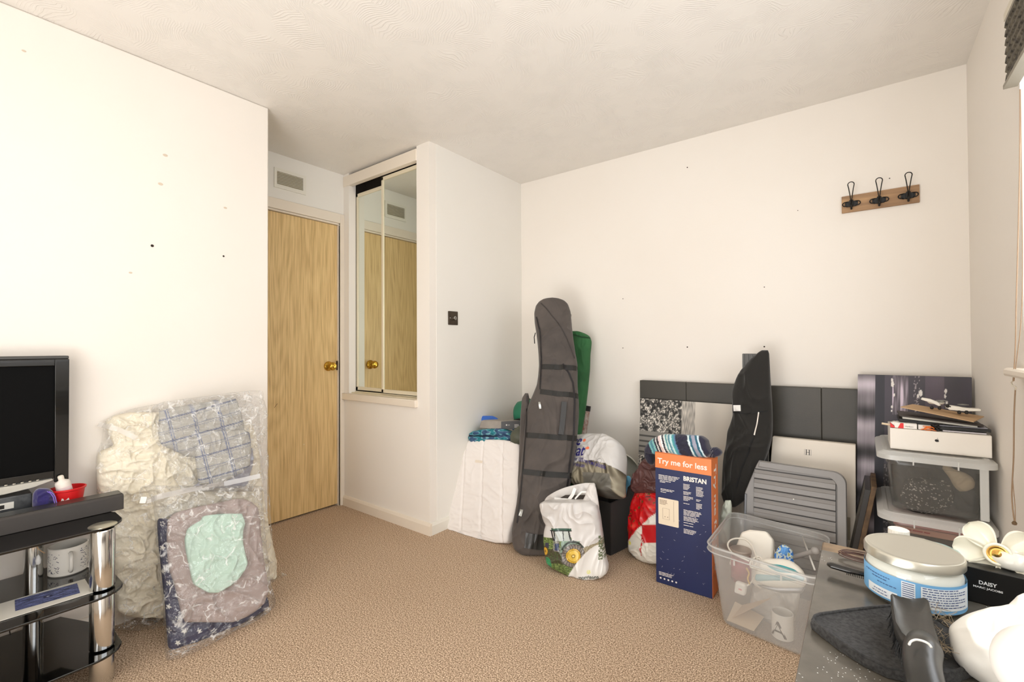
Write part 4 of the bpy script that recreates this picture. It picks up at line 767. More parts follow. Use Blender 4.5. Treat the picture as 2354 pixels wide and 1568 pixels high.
# ---- green sleeping bag
sb = thing('sleeping_bag', 'rolled green sleeping bag with a black strap between the duvet and travel bag', 'sleeping bag', (-1.8, 2.5, .55))
cg = at(1219, 952, 'Y', 2.52); axg = norm((.85, .25, .12)); tealg = M('emerald_nylon', (.10, .44, .32), .45, bump=(40, .4, .003))
part('roll', G().lathe(cg, [(.001, -.105), (.035, -.104), (.07, -.095), (.09, -.075), (.097, -.03), (.098, .03), (.097, .12), (.08, .15), (.0, .155)], 40, axg), tealg, sb, smooth=True)
part('strap', G().tube(circ(cg-axg*.0+np.array([0, 0, 0]), norm(np.cross(axg, (0, 0, 1))), norm(np.cross(axg, np.cross(axg, (0, 0, 1)))), .0985, 40), .007, 6, closed=True), stp, sb, smooth=True)
vv_ = [cg+axg*(-.108+.0*t)+np.array([0, 0, 0]) for t in (0, 1)]
s1 = [cg+axg*x+norm((.35, -.93, 0))*0+np.array([0, -r*.98, z]) for x, r, z in ((-.098, .06, -.035), (-.07, .092, -.03), (-.03, .096, -.022), (.03, .098, -.016), (.08, .098, -.010))]
part('strap', G().tube(s1, .007, 6), stp, sb, smooth=True)
tag(part('towel', cushion([(970, 1180, 1198), (975, 1176, 1202), (984, 1176, 1202), (990, 1180, 1198)], at(1190, 980, 'Y', 2.42), (0, -1, .3), .02, .03, 20, 16, amp=.004, freq=(30, 30, 30), seed=33), M('blue_towelling', (.25, .52, .80), .9), smooth=True), 'small blue cloth just below the green sleeping bag', 'cloth')
# ---- olive stuff sack
os_ = thing('stuff_sack', 'olive green drawstring stuff sack lying between blanket and travel bag', 'bag', (-1.75, 2.3, .53))
oa = at(1176, 1012, 'Y', 2.22); ob = at(1236, 985, 'Y', 2.36); ao = norm(ob-oa); olive = M('olive_nylon', (.30, .31, .25), .5, bump=(60, .6, .004))
part('sack_body', G().lathe(oa, [(.0, -.006), (.012, -.004), (.018, .0), (.032, .006), (.046, .022), (.056, .05), (.06, .09), (.06, .17), (.05, .20), (0, .21)], 36, ao), olive, os_, smooth=True)
cr = circ(oa+np.array([.0, 0, -.035]), (1, 0, 0), (0, 0, 1), .008, 14, rb=.013); part('cord_loop', G().tube(cr, .0014, 5, closed=True), stp, os_)
part('cord', G().tube([oa, oa+np.array([-.012, -.004, -.025]), oa+np.array([-.02, -.004, -.042])], .0018, 5), stp, os_)
# ---- tractor shopping bag
def tractor(U, V, P):
    x = (U-1230)*6.533; y = (V-1100)*6.533; z = x*0
    n = pn(np.stack([x*.012, y*.012, z+1], -1)); n2 = pn(np.stack([x*.035, y*.05, z+5], -1)); n3 = pn(np.stack([x*.09, y*.09, z+9], -1))
    C = np.zeros(U.shape+(3,))+np.array([.83, .815, .80])+.02*n[..., None]
    hor = np.where(x < 600, 850-(x-300)*.02, 990-(x-760)*.33+15*n2)
    field = y > hor; grass = np.stack([.40+.25*n2+.22*n3, .47+.25*n2+.2*n3, .27+.16*n2+.15*n3], -1); C = np.where(field[..., None], grass, C)
    rf = field&(x > 720)&(y < 1080); C = np.where(rf[..., None], np.stack([.62+.1*n2, .58+.1*n2, .48+.1*n2], -1), C)
    dk = field&(y > 1020)&(y < 1230)&(x > 180)&(x < 600); C = np.where(dk[..., None]&(n2 > -.25)[..., None], np.stack([.28+.2*n3, .27+.2*n3, .20+.15*n3], -1), C)
    def put(m, c): 
        nonlocal C; C = np.where(m[..., None], np.array(c), C)
    body = (x > 430)&(x < 720)&(y > 890)&(y < 1060)&((x-430) > (1000-y)*.2); put(body, (.55, .64, .58))
    put((x > 290)&(x < 590)&(y > 712)&(y < 742), (.22, .36, .30)); put((np.abs(y-744) < 8)&(x > 270)&(x < 600), (.16, .17, .17))
    cab = (x > 330)&(x < 575)&(y > 750)&(y < 890); put(cab, (.76, .79, .77))
    for a, b, w in ((290, 330, 12), (335, 350, 10), (465, 478, 7), (550, 585, 11)):
        put((np.abs(x-(a+(b-a)*(y-740)/150)) < w)&(y > 740)&(y < 892), (.15, .16, .17))
    put((np.abs(y-870) < 5)&(x > 270)&(x < 360), (.18, .18, .18))
    fig = (x > 320)&(x < 420)&(y > 890)&(y < 1050); put(fig&(n3 > -.1), (.62, .60, .60)); put((x > 345)&(x < 410)&(y > 930)&(y < 1030)&(n3 > -.35), (.22, .27, .42)); put((x > 190)&(x < 250)&(y > 930)&(y < 1010), (.24, .24, .32))
    fen = (((x-620)/190)**2+((y-1100)/212)**2 < 1)&(((x-620)/165)**2+((y-1110)/190)**2 > 1)&(y < 1010-(x-620)*.1); put(fen&(x > 430), (.20, .24, .22))
    R = np.sqrt(((x-625)/175)**2+((y-1110)/175)**2); T = np.arctan2(y-1110, x-625); tre = (R < 1)&(R > .62); lug = (np.sin(T*22+R*9) > 0); C = np.where(tre[..., None], np.where(lug, .46, .66)[..., None]*np.array([1, .95, .90])*(.85+.2*n3[..., None]), C)
    put((R < 1.0)&(R > .95), (.30, .27, .25)); put((R < .64), (.22, .19, .12))
    put((R < .60), (.86, .70, .24)); put((R < .50)&(R > .46), (.62, .47, .12)); put((R < .46), (.90, .76, .32)); put((R < .16), (.60, .46, .14)); put((R < .07), (.95, .88, .6))
    R2 = np.sqrt(((x-190)/46)**2+((y-1060)/66)**2); put(R2 < 1, (.84, .66, .22)); put((R2 > .85)&(R2 < 1.2), (.3, .25, .18)); put(R2 < .3, (.55, .42, .15))
    put((((x-225)/70)**2+((y-1240)/95)**2 < 1)&(n2 > -.3), (.22, .62, .42))
    wx = 980-((y-960).clip(0)/ (1430-960.))**1.0*0; curve = (y > 960)&(x > 980-(1-((1430-y)/470.).clip(0, 1)**1.0)**.62*450)|(y > 1432); put(curve, (.90, .89, .87))
    put((x > 980)&(y > 830)&(x < 1062-(1100-y).clip(0)*.1)&(n2 > -.1)&(y < 1180), (.42, .46, .34))
    put(((x-845)**2/900+(y-1350)**2/1000 < 1)&(n3 > -.2), (.88, .88, .55))
    g0 = (y < 640)&(y > 480)&(x < 340)&(x > 150); C = np.where(g0[..., None], C*.97+.0, C)
    return np.clip(C, .05, .98)
tg = thing('shopping_bag', 'pale carrier bag printed with a green tractor in a field', 'bag', (-1.14, 2.03, 0))
NT = norm((.30, -1, .16)); NT = norm((-.28+.55, -1, .14)); P0T = np.array([-1.14, 2.0, .0])
ta_ = [(1151, 1252, 1355), (1156, 1243, 1362), (1162, 1243, 1372), (1175, 1246, 1377), (1190, 1249, 1380), (1205, 1256, 1382), (1213, 1254, 1383), (1225, 1252, 1385), (1240, 1251, 1387), (1260, 1253, 1389), (1275, 1255, 1392), (1290, 1258, 1395), (1300, 1268, 1398), (1308, 1282, 1398), (1316, 1300, 1396), (1323, 1330, 1388), (1327, 1352, 1372)]
gTr = cushion(ta_, P0T, NT, .06, .08, 170, 190, p=3, q=9, amp=.010, freq=(9, 9, 6), seed=35, colfn=tractor); tTr = bvh(gTr)
part('bag_body', gTr, glp, tg, smooth=True)
pb = M('pale_grey_polythene', (.84, .82, .80), .35, bump=(20, .3, .004))
part('back_panel', cushion([(1110, 1345, 1366), (1114, 1325, 1369), (1120, 1300, 1369), (1128, 1280, 1370), (1138, 1262, 1371), (1147, 1252, 1372), (1165, 1250, 1374), (1200, 1250, 1374)], P0T-NT*.10, NT, .006, .004, 50, 40, amp=.005, freq=(12, 12, 12), seed=36), pb, tg, smooth=True)
part('side_gusset', cushion([(1112, 1355, 1366), (1120, 1352, 1370), (1140, 1345, 1374), (1158, 1335, 1377), (1170, 1340, 1378)], P0T-NT*.03, NT, .012, .006, 24, 30, amp=.006, freq=(16, 16, 16), seed=37), pb, tg, smooth=True)
hv = M('white_bag_handle', (.95, .94, .92), .4)
P0h = P0T-NT*.045
def hs(pts, w):
    P = [on_plane(u, v, P0h, NT) for u, v in pts]; g = G(); 
    for a, b in zip(P[:-1], P[1:]):
        t = norm(b-a); sd = norm(np.cross(NT, t)); g.obox((a+b)/2, (b-a)/2*1.06, sd*w/2, NT*.0012)
    return g
part('handle', hs([(1275, 1147), (1292, 1149), (1307, 1150), (1316, 1138), (1322, 1123)], .016), hv, tg)
part('handle', hs([(1322, 1147), (1330, 1138), (1337, 1131), (1350, 1131)], .008), hv, tg)
part('interior', cushion([(1138, 1300, 1345), (1146, 1285, 1345), (1155, 1275, 1345), (1165, 1280, 1340)], P0T-NT*.07, NT, .02, .02, 24, 18, amp=.01, freq=(20, 20, 20), seed=38), M('bag_opening_shade', (.25, .22, .20), .8), tg, smooth=True)  # dark patch painted in for the shade inside the bag's opening
r_, u_ = frame(NT); g = G(); text(g, 'morrisons', on_plane(1336, 1322, P0T, NT), r_*.98+u_*.17, u_*.98-r_*.17, .024, tree=tTr, N=NT, bold=.0004, off=.0015); part('lettering', g, M('dark_green_print', (.16, .22, .16), .5), tg, fix=False, label='dark shop name along the base')

# ==================================================================== LEFT SIDE
gls = M('black_glass', (.035, .035, .033), .06, spec=.6, coat=.3); chrome = MATS['chrome']
st = thing('tv_stand', 'three tier black glass television stand with chrome columns at the left', 'table', (-2.2, 0, 0))
for nme, z, xf, ye in (('top_shelf', .512, -2.008, .462), ('middle_shelf', .302, -1.965, .455), ('bottom_shelf', .105, -1.962, .452)):
    pr = [(-2.40, -.80), (xf-.02, -.80), (xf, -.74), (xf, ye-.12)]+[(xf-.085+.085*cos(a), ye-.09+.09*sin(a)) for a in np.linspace(.1, pi/2-.2, 7)]+[(-2.17, ye), (-2.40, ye-.10)]
    part(nme, G().prism(pr, (0, 0, z), X_, Y_, (0, 0, .008)), gls, st, bevel=.002)
colu = None
for cx, cy, zz in ((-2.040, .400, 0), (-2.040, -.68, 0)):
    for a, b in ((.001, .105), (.113, .302), (.310, .512)):
        part('column', G().lathe((cx, cy, 0), [(.031, a+.004), (.033, a+.006), (.033, b-.006), (.031, b-.002)], 40), chrome, st, smooth='auto')
    part('cap', G().lathe((cx, cy, .520), [(.038, 0), (.038, .002), (.034, .004), (0, .004)], 40), M('satin_steel', (.75, .74, .68), .3, .9), st, smooth='auto')
for cx, cy in ((-2.33, .272), (-2.33, -.5)):
    part('column', G().lathe((cx, cy, 0), [(.026, .003), (.026, .512)], 32), chrome, st, smooth='auto')
part('ornament_tag', G().lathe(at(88, 1288, 'X', -2.26), [(0, -.016), (.006, -.012), (.0075, 0), (.005, .012), (.002, .018), (0, .02)], 14), M('white_tag', (.93, .93, .92), .4), st, smooth=True)
part('cord', G().tube([at(u, v, 'X', -2.26) for u, v in ((84, 1256), (88, 1262), (96, 1268), (103, 1272))], .0013, 5), M('tan_string', (.75, .62, .48), .8), st)
# television
tv = thing('television', 'black flat screen television standing on the glass stand', 'television', (-2.37, 0, .52))
X0 = -2.345; gb_ = M('glossy_black_plastic', (.07, .07, .065), .15, coat=.3); yr = .361
part('screen', G().box((X0-.002, -.75, .672), (X0+.001, yr-.036, 1.056)), M('black_screen', (.012, .012, .012), .6, spec=.1), tv)
fg_ = G().box((X0-.05, yr-.038, .632), (X0+.012, yr, 1.078)).box((X0-.05, -.80, 1.054), (X0+.012, yr-.038, 1.078)).box((X0-.05, -.80, .646), (X0+.012, yr-.038, .674))
part('bezel', fg_, gb_, tv, bevel=.002)
part('top_edge', G().box((X0-.05, -.80, 1.078), (X0+.004, yr, 1.090)), M('dark_grey_plastic', (.26, .255, .24), .4), tv, bevel=.003)
part('back_case', G().box((-2.405, -.75, .65), (X0-.05, yr-.05, 1.06)), M('black_plastic', (.06, .06, .06), .5), tv, bevel=.01)
part('lower_trim', G().prism([(-.80, .622), (.20, .622), (.27, .629), (.318, .643), (.318, .648), (-.80, .646)], (X0+.006, 0, 0), Y_, Z_, (.022, 0, 0)), M('silver_trim', (.80, .79, .75), .35, .3), tv, bevel=.002)
part('stand_foot', G().box((-2.40, -.55, .521), (-2.36, -.25, .66)), MATS['black_plastic'], tv, bevel=.004)
g = G(); 
for k in range(14): g.lathe((X0+.02, .28-k*.019, .650), [(.004, 0), (.0035, .003), (0, .0035)], 8)
part('touch_button', g, M('pale_buttons', (.75, .72, .66), .4), tv, kind='stuff')
# set-top box
stb = thing('media_box', 'grey electronic set-top box standing under the television', 'electronics', (-2.36, .1, .52))
part('case', G().box((-2.402, -.20, .5205), (-2.315, .266, .612)), M('steel_grey_case', (.30, .31, .32), .3, .5, var=((.42, .43, .44), 30)), stb, bevel=.003)
part('front_label', G().box((-2.315, .165, .572), (-2.3145, .222, .594)), M('white_sticker', (.88, .87, .84), .5), stb)
part('label_print', G().box((-2.3144, .185, .575), (-2.3142, .20, .588)), dk_ink, stb)
part('red_mark', G().box((-2.3148, .146, .575), (-2.3142, .155, .592)), M('dull_red_print', (.50, .20, .16), .5), stb)
part('port_strip', G().box((-2.315, -.19, .535), (-2.3142, .255, .545)), M('light_strip', (.6, .6, .6), .4), stb)
# pouch and bucket
pu = thing('drawstring_pouch', 'dark purple velvet drawstring pouch between the media box and red bucket', 'pouch', (-2.29, .28, .52))
part('pouch_body', cushion([(1122, 90, 108), (1126, 82, 118), (1134, 76, 125), (1146, 74, 129), (1160, 74, 131), (1176, 78, 130), (1184, 84, 126)], at(102, 1160, 'X', -2.290), (1, -.2, .1), .028, .028, 40, 40, amp=.006, freq=(30, 30, 30), seed=40), M('purple_velvet', (.13, .09, .36), .9, sheen=.6), pu, smooth=True)
for dx in (0, 5): part('cord', G().tube([at(u+dx, v, 'X', -2.245) for u, v in ((108, 1130), (116, 1134), (122, 1142), (126, 1158))], .0011, 5), M('lilac_cord', (.55, .45, .85), .6), pu)
bkt = thing('bucket', 'small red bucket with white castle print standing behind the soundbar', 'bucket', (-2.325, .36, .52))
bc = np.array([-2.318, .356, .5205]); redp = M('red_plastic', (.86, .13, .14), .35)
part('bucket_body', G().lathe(bc, [(0, 0), (.036, 0), (.047, .080), (.051, .083), (.0515, .088), (.048, .089), (.0455, .080), (.035, .004), (0, .004)], 40), redp, bkt, smooth='auto')
gbk = []
def on_cone(ang, z): r = .036+.011*z/.08+.0006; return bc+np.array([cos(ang)*r, sin(ang)*r, z])
cast = [(-.9, .030), (-.62, .030), (-.55, .040), (-.45, .050), (-.40, .040), (-.34, .052), (-.28, .060), (-.22, .046), (-.14, .044), (-.10, .054), (-.05, .044), (.06, .045), (.12, .060), (.18, .050), (.24, .042), (.36, .044), (.5, .032), (.72, .030), (.72, .022), (-.9, .022)]
a_off = math.atan2(-bc[1], -bc[0])-.05
V_ = [on_cone(a_off+a, z) for a, z in cast]; k = len(V_)//2
part('castle_print', G().add(V_, [(i, i+1, len(V_)-2-i, len(V_)-1-i) if i+1 < len(V_)-2-i else (i, i+1, len(V_)-1-i) for i in range(k-1)]), white_ink, bkt, fix=False)
bo = thing('bottle', 'small white rounded plastic bottle leaning out of the red bucket', 'bottle', bc+np.array([0, 0, .05]))
bp_ = at(147, 1121, 'X', -2.315); bax = norm((0, -.22, 1))
part('bottle_body', G().lathe(bp_-bax*.05, [(0, 0), (.019, .002), (.021, .01), (.021, .068), (.019, .074), (.009, .08), (.008, .084), (0, .084)], 32, bax), M('white_plastic', (.93, .90, .86), .35), bo, smooth=True)
part('cap', G().lathe(bp_-bax*.05, [(.0082, .083), (.0085, .085), (.0085, .094), (.006, .097), (0, .097)], 20, bax), M('cream_plastic', (.93, .89, .83), .35), bo, smooth='auto')
part('label', G().lathe(bp_-bax*.05, [(.0214, .028), (.0214, .055)], 32, bax), M('pink_label', (.86, .78, .78), .5), bo, smooth=True)
# sound bar
sbz = thing('soundbar', 'long black soundbar lying along the front of the glass television stand', 'speaker', (-2.23, 0, .52))
sx1, sy1 = -2.185, .488
part('bar_body', G().prism([(sx1-.075, .5205), (sx1, .5205), (sx1, .570), (sx1-.006, .576), (sx1-.075, .576)], (0, -.55, 0), X_, Z_, (0, sy1+.55, 0)), M('dark_grey_speaker_cloth', (.27, .255, .245), .8, bump=(500, .3, .0006)), sbz, bevel=.002)
part('top_strip', G().box((sx1-.070, -.54, .576), (sx1-.012, sy1-.004, .5775)), M('black_satin', (.20, .195, .18), .3), sbz)
# mug
mg = thing('mug', 'white mug with blue figure print standing on the middle glass shelf', 'mug', (-2.25, .33, .31))
mc = at(161, 1318, 'Z', .3105); mc[2] = .3105; mc = mc+np.array([-.03, .0, 0]); white_cer = M('white_ceramic', (.92, .905, .87), .2)
MR = .054
part('mug_body', G().lathe(mc, [(0, 0), (MR-.004, 0), (MR, .004), (MR, .096), (MR-.002, .098), (MR-.004, .096), (MR-.004, .006), (0, .006)], 48), white_cer, mg, smooth='auto')
ha = math.atan2(-mc[1], -mc[0])+.10; hd = np.array([cos(ha), sin(ha), 0])
part('handle', G().tube([mc+hd*(MR+x)+Z_*z for x, z in ((-.003, .080), (.012, .080), (.022, .070), (.025, .05), (.022, .030), (.012, .020), (-.003, .018))], .006, 10), white_cer, mg, smooth=True)
g = G(); R = random.Random(9)
for k in range(120):
    a = ha+R.choice((-1, 1))*R.uniform(.55, 1.35); z = R.uniform(.015, .085); l = R.uniform(.001, .0035); b = R.uniform(-.8, .8); c = np.array([cos(a), sin(a), 0]); t_ = np.array([-sin(a), cos(a), 0])*cos(b)+Z_*sin(b)
    p = mc+c*(MR+.0004)+Z_*z; s_ = np.cross(c, t_); g.add([p-t_*l-s_*.0008, p+t_*l-s_*.0006, p+t_*l*.8+s_*.001, p-t_*l*.9+s_*.0008], [(0, 1, 2, 3)])
part('figure_print', g, M('navy_ink', (.12, .15, .30), .5), mg, fix=False, kind='stuff')
# card with blue animal picture
def eye(X, Y):
    z = X*0; n = pn(np.stack([X*5+Y*2, Y*26, z+3], -1)); n2 = pn(np.stack([X*40, Y*20, z+5], -1)); c = .48+.5*n+.15*n2; C = np.stack([c*.72, c*.78, c*1.12], -1)
    r = np.sqrt(((X-.5)/.075)**2+((Y-.5)/.09)**2); C = np.where((r < 1)[..., None], np.array([.15, .17, .3]), C); C = np.where((r < .35)[..., None], np.array([.8, .82, .9]), C); return np.clip(C, .08, .9)
cdx = thing('greeting_card', 'white card with a blue animal close-up lying on the middle glass shelf', 'card', (-2.1, .2, .311))
part('card', G().add([(-2.166, .378, .3112), (-2.026, .374, .3112), (-2.043, -.05, .3112), (-2.178, -.05, .3112), (-2.166, .378, .3128), (-2.026, .374, .3128), (-2.043, -.05, .3128), (-2.178, -.05, .3128)], [(0, 3, 2, 1), (4, 5, 6, 7), (0, 1, 5, 4), (1, 2, 6, 5), (2, 3, 7, 6), (3, 0, 4, 7)]), M('white_card', (.93, .91, .86), .5), cdx)
pc = [at(u, v, 'Z', .3134) for u, v in ((35, 1405), (34, 1378), (178, 1343), (184, 1363))]
paint('picture', pc[0]*.5+pc[0]*.5, (pc[3]-pc[0])/np.linalg.norm(pc[3]-pc[0]), norm(pc[1]-pc[0]), np.linalg.norm(pc[3]-pc[0]), np.linalg.norm(pc[1]-pc[0])*.95, 110, 50, eye, pm, cdx)
part('cable', G().tube([at(u, v, 'X', -2.05) for u, v in ((22, 1437), (24, 1444), (22, 1452), (24, 1460))], .0015, 5), MATS['black_plastic'], st)

# ---- vacuum storage bags
film = see_through('clear_vacuum_film', (1, 1, .99), .03, .06, bump=(26, 1.0), glossy=.5, base=.06, glints=(17, .6))
creamf = M('cream_bedding', (.93, .895, .81), .75, bump=(60, .4, .004)); 
NW = norm((1, -.05, .065)); P0W = np.array([-2.318, .8, 0.])
big = [(905, 545, 560), (915, 470, 600), (925, 380, 606), (940, 300, 610), (955, 258, 612), (970, 240, 612), (990, 236, 612), (1020, 232, 612), (1040, 222, 613), (1060, 220, 613), (1100, 220, 614), (1150, 224, 616), (1200, 240, 620), (1260, 250, 626), (1310, 255, 633), (1350, 258, 632), (1390, 262, 600), (1420, 264, 560), (1445, 268, 480)]
sbg = thing('storage_bag', 'large clear vacuum storage bag of cream bedding leaning against the left wall', 'bag', (-2.3, .75, 0))
inner = [(948, 300, 420), (955, 262, 520), (965, 245, 560), (980, 243, 580), (1000, 250, 585), (1025, 262, 590), (1038, 228, 592), (1050, 222, 594), (1070, 222, 596), (1110, 222, 600), (1160, 226, 606), (1190, 242, 612), (1240, 252, 622), (1290, 257, 634), (1325, 258, 632), (1345, 262, 600), (1370, 264, 560), (1400, 268, 480), (1415, 290, 420)]
ccm = cushion(inner, P0W, NW, .070, .035, 190, 210, p=3, q=5, amp=.017, freq=(15, 15, 19), seed=42)
tag(part('duvet', ccm, creamf, smooth=True), 'crumpled cream bedding packed inside the large clear storage bag', 'bedding')
part('film', cushion(big, P0W+NW*.010, NW, .072, .045, 110, 120, p=3, q=5, amp=.020, freq=(11, 11, 14), seed=43), film, sbg, smooth=True)
gW = cushion(big, P0W+NW*.022, NW, .078, .02, 60, 60, p=3, q=5, amp=0); tW = bvh(gW)
seal = see_through('zip_seal_plastic', (.97, .96, .95), .35, .15, glossy=.5)
part('zip_seal', ribbon(tW, NW, P0W, [(226, 975), (262, 985), (300, 1004)], .018, .006, 16), seal, sbg)
# plaid bedding in its own bag
def plaid(U, V, P):
    a = (U-480)*.97-(V-1000)*.25; b = (V-1000)*.97+(U-480)*.27; C = np.zeros(U.shape+(3,))+np.array([.70, .69, .66])
    for per, off, w, c in ((58, 0, 1.1, (.42, .46, .57)), (58, 5, 1.0, (.48, .51, .60)), (29, 12, .6, (.62, .62, .63))):
        C = np.where((np.abs((a-off) % per-per/2) < w)[..., None], np.array(c), C)
    for per, off, w, c in ((26, 3, .8, (.50, .52, .58)), (26, 8, .6, (.55, .56, .60)), (52, 14, .9, (.36, .39, .50))):
        C = np.where((np.abs((b-off) % per-per/2) < w)[..., None], np.array(c), C)
    return C
psb = thing('storage_bag', 'clear vacuum storage bag with grey checked bedding leaning on the cream bedding bag', 'bag', (-2.25, .95, .3))
P0Q = P0W+NW*.085
pl1 = [(916, 515, 540), (924, 470, 545), (934, 415, 548), (944, 366, 552), (960, 366, 556), (980, 364, 560), (1000, 364, 560), (1012, 366, 560), (1024, 372, 560), (1036, 400, 562), (1050, 430, 562)]
tag(part('pillowcase', cushion(pl1, P0Q, NW, .030, .03, 130, 100, p=3.2, q=4, amp=.006, freq=(13, 13, 17), seed=45, colfn=plaid), clp, smooth=True), 'grey checked pillowcase, upper of the two folded checked pieces in the bag', 'bedding')
pl2 = [(988, 440, 560), (994, 440, 572), (1010, 442, 574), (1040, 448, 576), (1070, 452, 572), (1085, 454, 556), (1100, 456, 528), (1114, 458, 500)]
tag(part('pillowcase', cushion(pl2, P0Q+NW*.022, NW, .030, .03, 130, 100, p=3.6, q=5, amp=.004, freq=(13, 13, 17), seed=46, colfn=plaid), clp, smooth=True), 'grey checked duvet cover, lower of the two folded checked pieces in the bag', 'bedding')
tag(part('sheet', cushion([(1030, 556, 580), (1050, 520, 582), (1075, 480, 580), (1090, 470, 574), (1110, 455, 570), (1122, 438, 560)], P0Q+NW*.012, NW, .02, .02, 50, 40, amp=.012, freq=(14, 14, 14), seed=47), M('grey_blue_sheet', (.60, .60, .64), .8), smooth=True), 'grey blue sheet under the lower folded checked duvet cover', 'bedding')
part('film', cushion([(898, 575, 600), (903, 530, 606), (912, 470, 606), (922, 380, 604), (935, 350, 598), (960, 350, 596), (1000, 350, 598), (1050, 380, 602), (1100, 400, 606), (1130, 420, 606)], P0Q+NW*.050, NW, .012, .05, 80, 80, p=3, q=4, amp=.016, freq=(12, 12, 15), seed=48), film, psb, smooth=True)
# front bag: taupe, mint and navy stars
fbg = thing('storage_bag', 'clear vacuum storage bag with taupe, mint and navy star bedding on the carpet', 'bag', (-2.1, .78, 0))
NF = norm((1.0, -.20, .36)); P0F = np.array([-2.045, .77, 0.])
def stars(U, V, P):
    C = np.zeros(U.shape+(3,))+np.array([.155, .165, .29]); 
    for i in range(15):
        for j in range(20):
            cx = 372+i*34+(j % 2)*14; cy = 1205+j*27; dx = U-cx; dy = V-cy; r = np.hypot(dx, dy); th = np.arctan2(dy, dx)+i; s = 4.4*(1+.42*np.cos(5*th)); m = (r < s) if (i+j) % 3 else ((r < s)&(r > s*.6)); C = np.where(m[..., None], np.array([.86, .85, .82]), C)
    return C
nv1 = [(1192, 366, 378), (1196, 362, 392), (1210, 361, 560), (1250, 364, 580), (1300, 369, 596), (1350, 374, 606), (1382, 378, 616), (1395, 379, 618), (1415, 380, 590), (1440, 382, 545), (1465, 384, 480), (1485, 386, 440), (1498, 389, 412)]
tag(part('bed_cover', cushion(nv1, P0F, NF, .04, .045, 120, 130, p=3.4, q=6, amp=.010, freq=(11, 11, 13), seed=50, colfn=stars), clp, smooth=True), 'navy bed cover with white stars packed inside the front storage bag', 'bedding')
taupe = M('taupe_cotton', (.655, .595, .575), .8, bump=(60, .3, .003)); mint = M('mint_cotton', (.73, .825, .77), .8, bump=(60, .3, .003))
tp = [(1148, 535, 556), (1155, 510, 575), (1166, 450, 588), (1180, 400, 594), (1195, 385, 596), (1230, 382, 598), (1270, 383, 602), (1310, 388, 608), (1340, 398, 614), (1362, 404, 614), (1385, 410, 606), (1405, 414, 585), (1420, 418, 560), (1430, 424, 530)]
tag(part('bed_sheet', cushion(tp, P0F+NF*.028, NF, .045, .03, 120, 120, p=5, q=8, amp=.014, freq=(9, 9, 10), seed=51), taupe, smooth=True), 'taupe folded sheet in the middle of the front storage bag', 'bedding')
mn = [(1181, 520, 554), (1186, 466, 556), (1196, 462, 560), (1206, 444, 562), (1216, 430, 558), (1240, 424, 556), (1262, 426, 560), (1295, 432, 568), (1310, 436, 562), (1330, 440, 548), (1345, 446, 530), (1356, 466, 512), (1363, 480, 500)]
tag(part('pillowcase', cushion(mn, P0F+NF*.082, NF, .024, .02, 90, 90, p=9, q=14, amp=.010, freq=(11, 11, 12), seed=52), mint, smooth=True), 'pale mint green pillowcase at the front of the clear storage bag', 'bedding')
fm = [(1118, 330, 600), (1130, 340, 600), (1150, 350, 602), (1190, 357, 604), (1250, 360, 610), (1310, 366, 616), (1350, 370, 622), (1378, 374, 630), (1392, 376, 632), (1420, 377, 598), (1450, 380, 540), (1480, 381, 480), (1505, 380, 430), (1516, 381, 392)]
part('film', cushion(fm, P0F+NF*.066, NF, .060, .09, 110, 120, p=4, q=7, amp=.014, freq=(12, 12, 14), seed=53), film, fbg, smooth=True)
gF = cushion(fm, P0F+NF*.066, NF, .074, .02, 50, 50, p=4, q=7, amp=0); tF = bvh(gF)
part('zip_seal', ribbon(tF, NF, P0F+NF*.06, [(336, 1152), (400, 1138), (480, 1120), (560, 1103), (598, 1094)], .020, .004, 24), seal, fbg)
part('zip_slider', ribbon(tF, NF, P0F+NF*.06, [(322, 1150), (336, 1150)], .024, .008, 6), hv, fbg)
part('bag_corner', cushion([(1316, 634, 640), (1310, 636, 664), (1320, 634, 662), (1326, 630, 645)][0:1]+[(1322, 632, 664), (1326, 630, 650), (1330, 630, 640)], at(645, 1322, 'Z', .004), (0, 0, 1), .004, .002, 20, 12, amp=.002, freq=(40, 40, 40), seed=55), film, sbg, smooth=True)

# ==================================================================== CLEAR TUB WITH CONTENTS
def tubmesh(x0, x1, y0, y1, z0, z1, ins, rim, r=.035, th=.0022, skew=(0, 0)):
    """tapered open tub with rounded corners and a turned-over rim"""
    g = G(); L = []
    def ring(z, d, rr, t): 
        return [(x+skew[0]*(y-y0), y+skew[1]*(x-x0), z) for x, y in rrect(x0+ins*(1-t)-d, y0+ins*(1-t)-d, x1-ins*(1-t)+d, y1-ins*(1-t)+d, rr, 6)]
    zs = [(z0, -.006, r-.006, 0), (z0+.006, 0, r, 0)]+[(z0+(z1-z0)*t, 0, r, t) for t in (.25, .5, .75, .86)]+[(z0+(z1-z0)*.861, .004, r, .861), (z1-.028, .004, r, .98), (z1-.026, rim, r+rim, 1), (z1-.004, rim, r+rim, 1), (z1, rim-.003, r+rim-.003, 1), (z1, .002, r, 1), (z1-.006, -th, r-th, 1)]
    zs += [(z0+(z1-z0)*t, -th, r-th, t) for t in (.86, .5, .25)]+[(z0+.008, -th, r-th, 0)]
    rings = [ring(*q) for q in zs]; n = len(rings[0]); V = [p for q in rings for p in q]
    F = [(k*n+i, k*n+(i+1) % n, (k+1)*n+(i+1) % n, (k+1)*n+i) for k in range(len(rings)-1) for i in range(n)]+[tuple(range(n))[::-1], tuple((len(rings)-1)*n+i for i in range(n))]
    return g.add(V, F)
frost = see_through('frosted_clear_plastic', (.93, .93, .92), .25, .25, bump=(30, .05), glossy=.35)
frostrim = see_through('frosted_rim_plastic', (.95, .95, .94), .5, .25, glossy=.35)
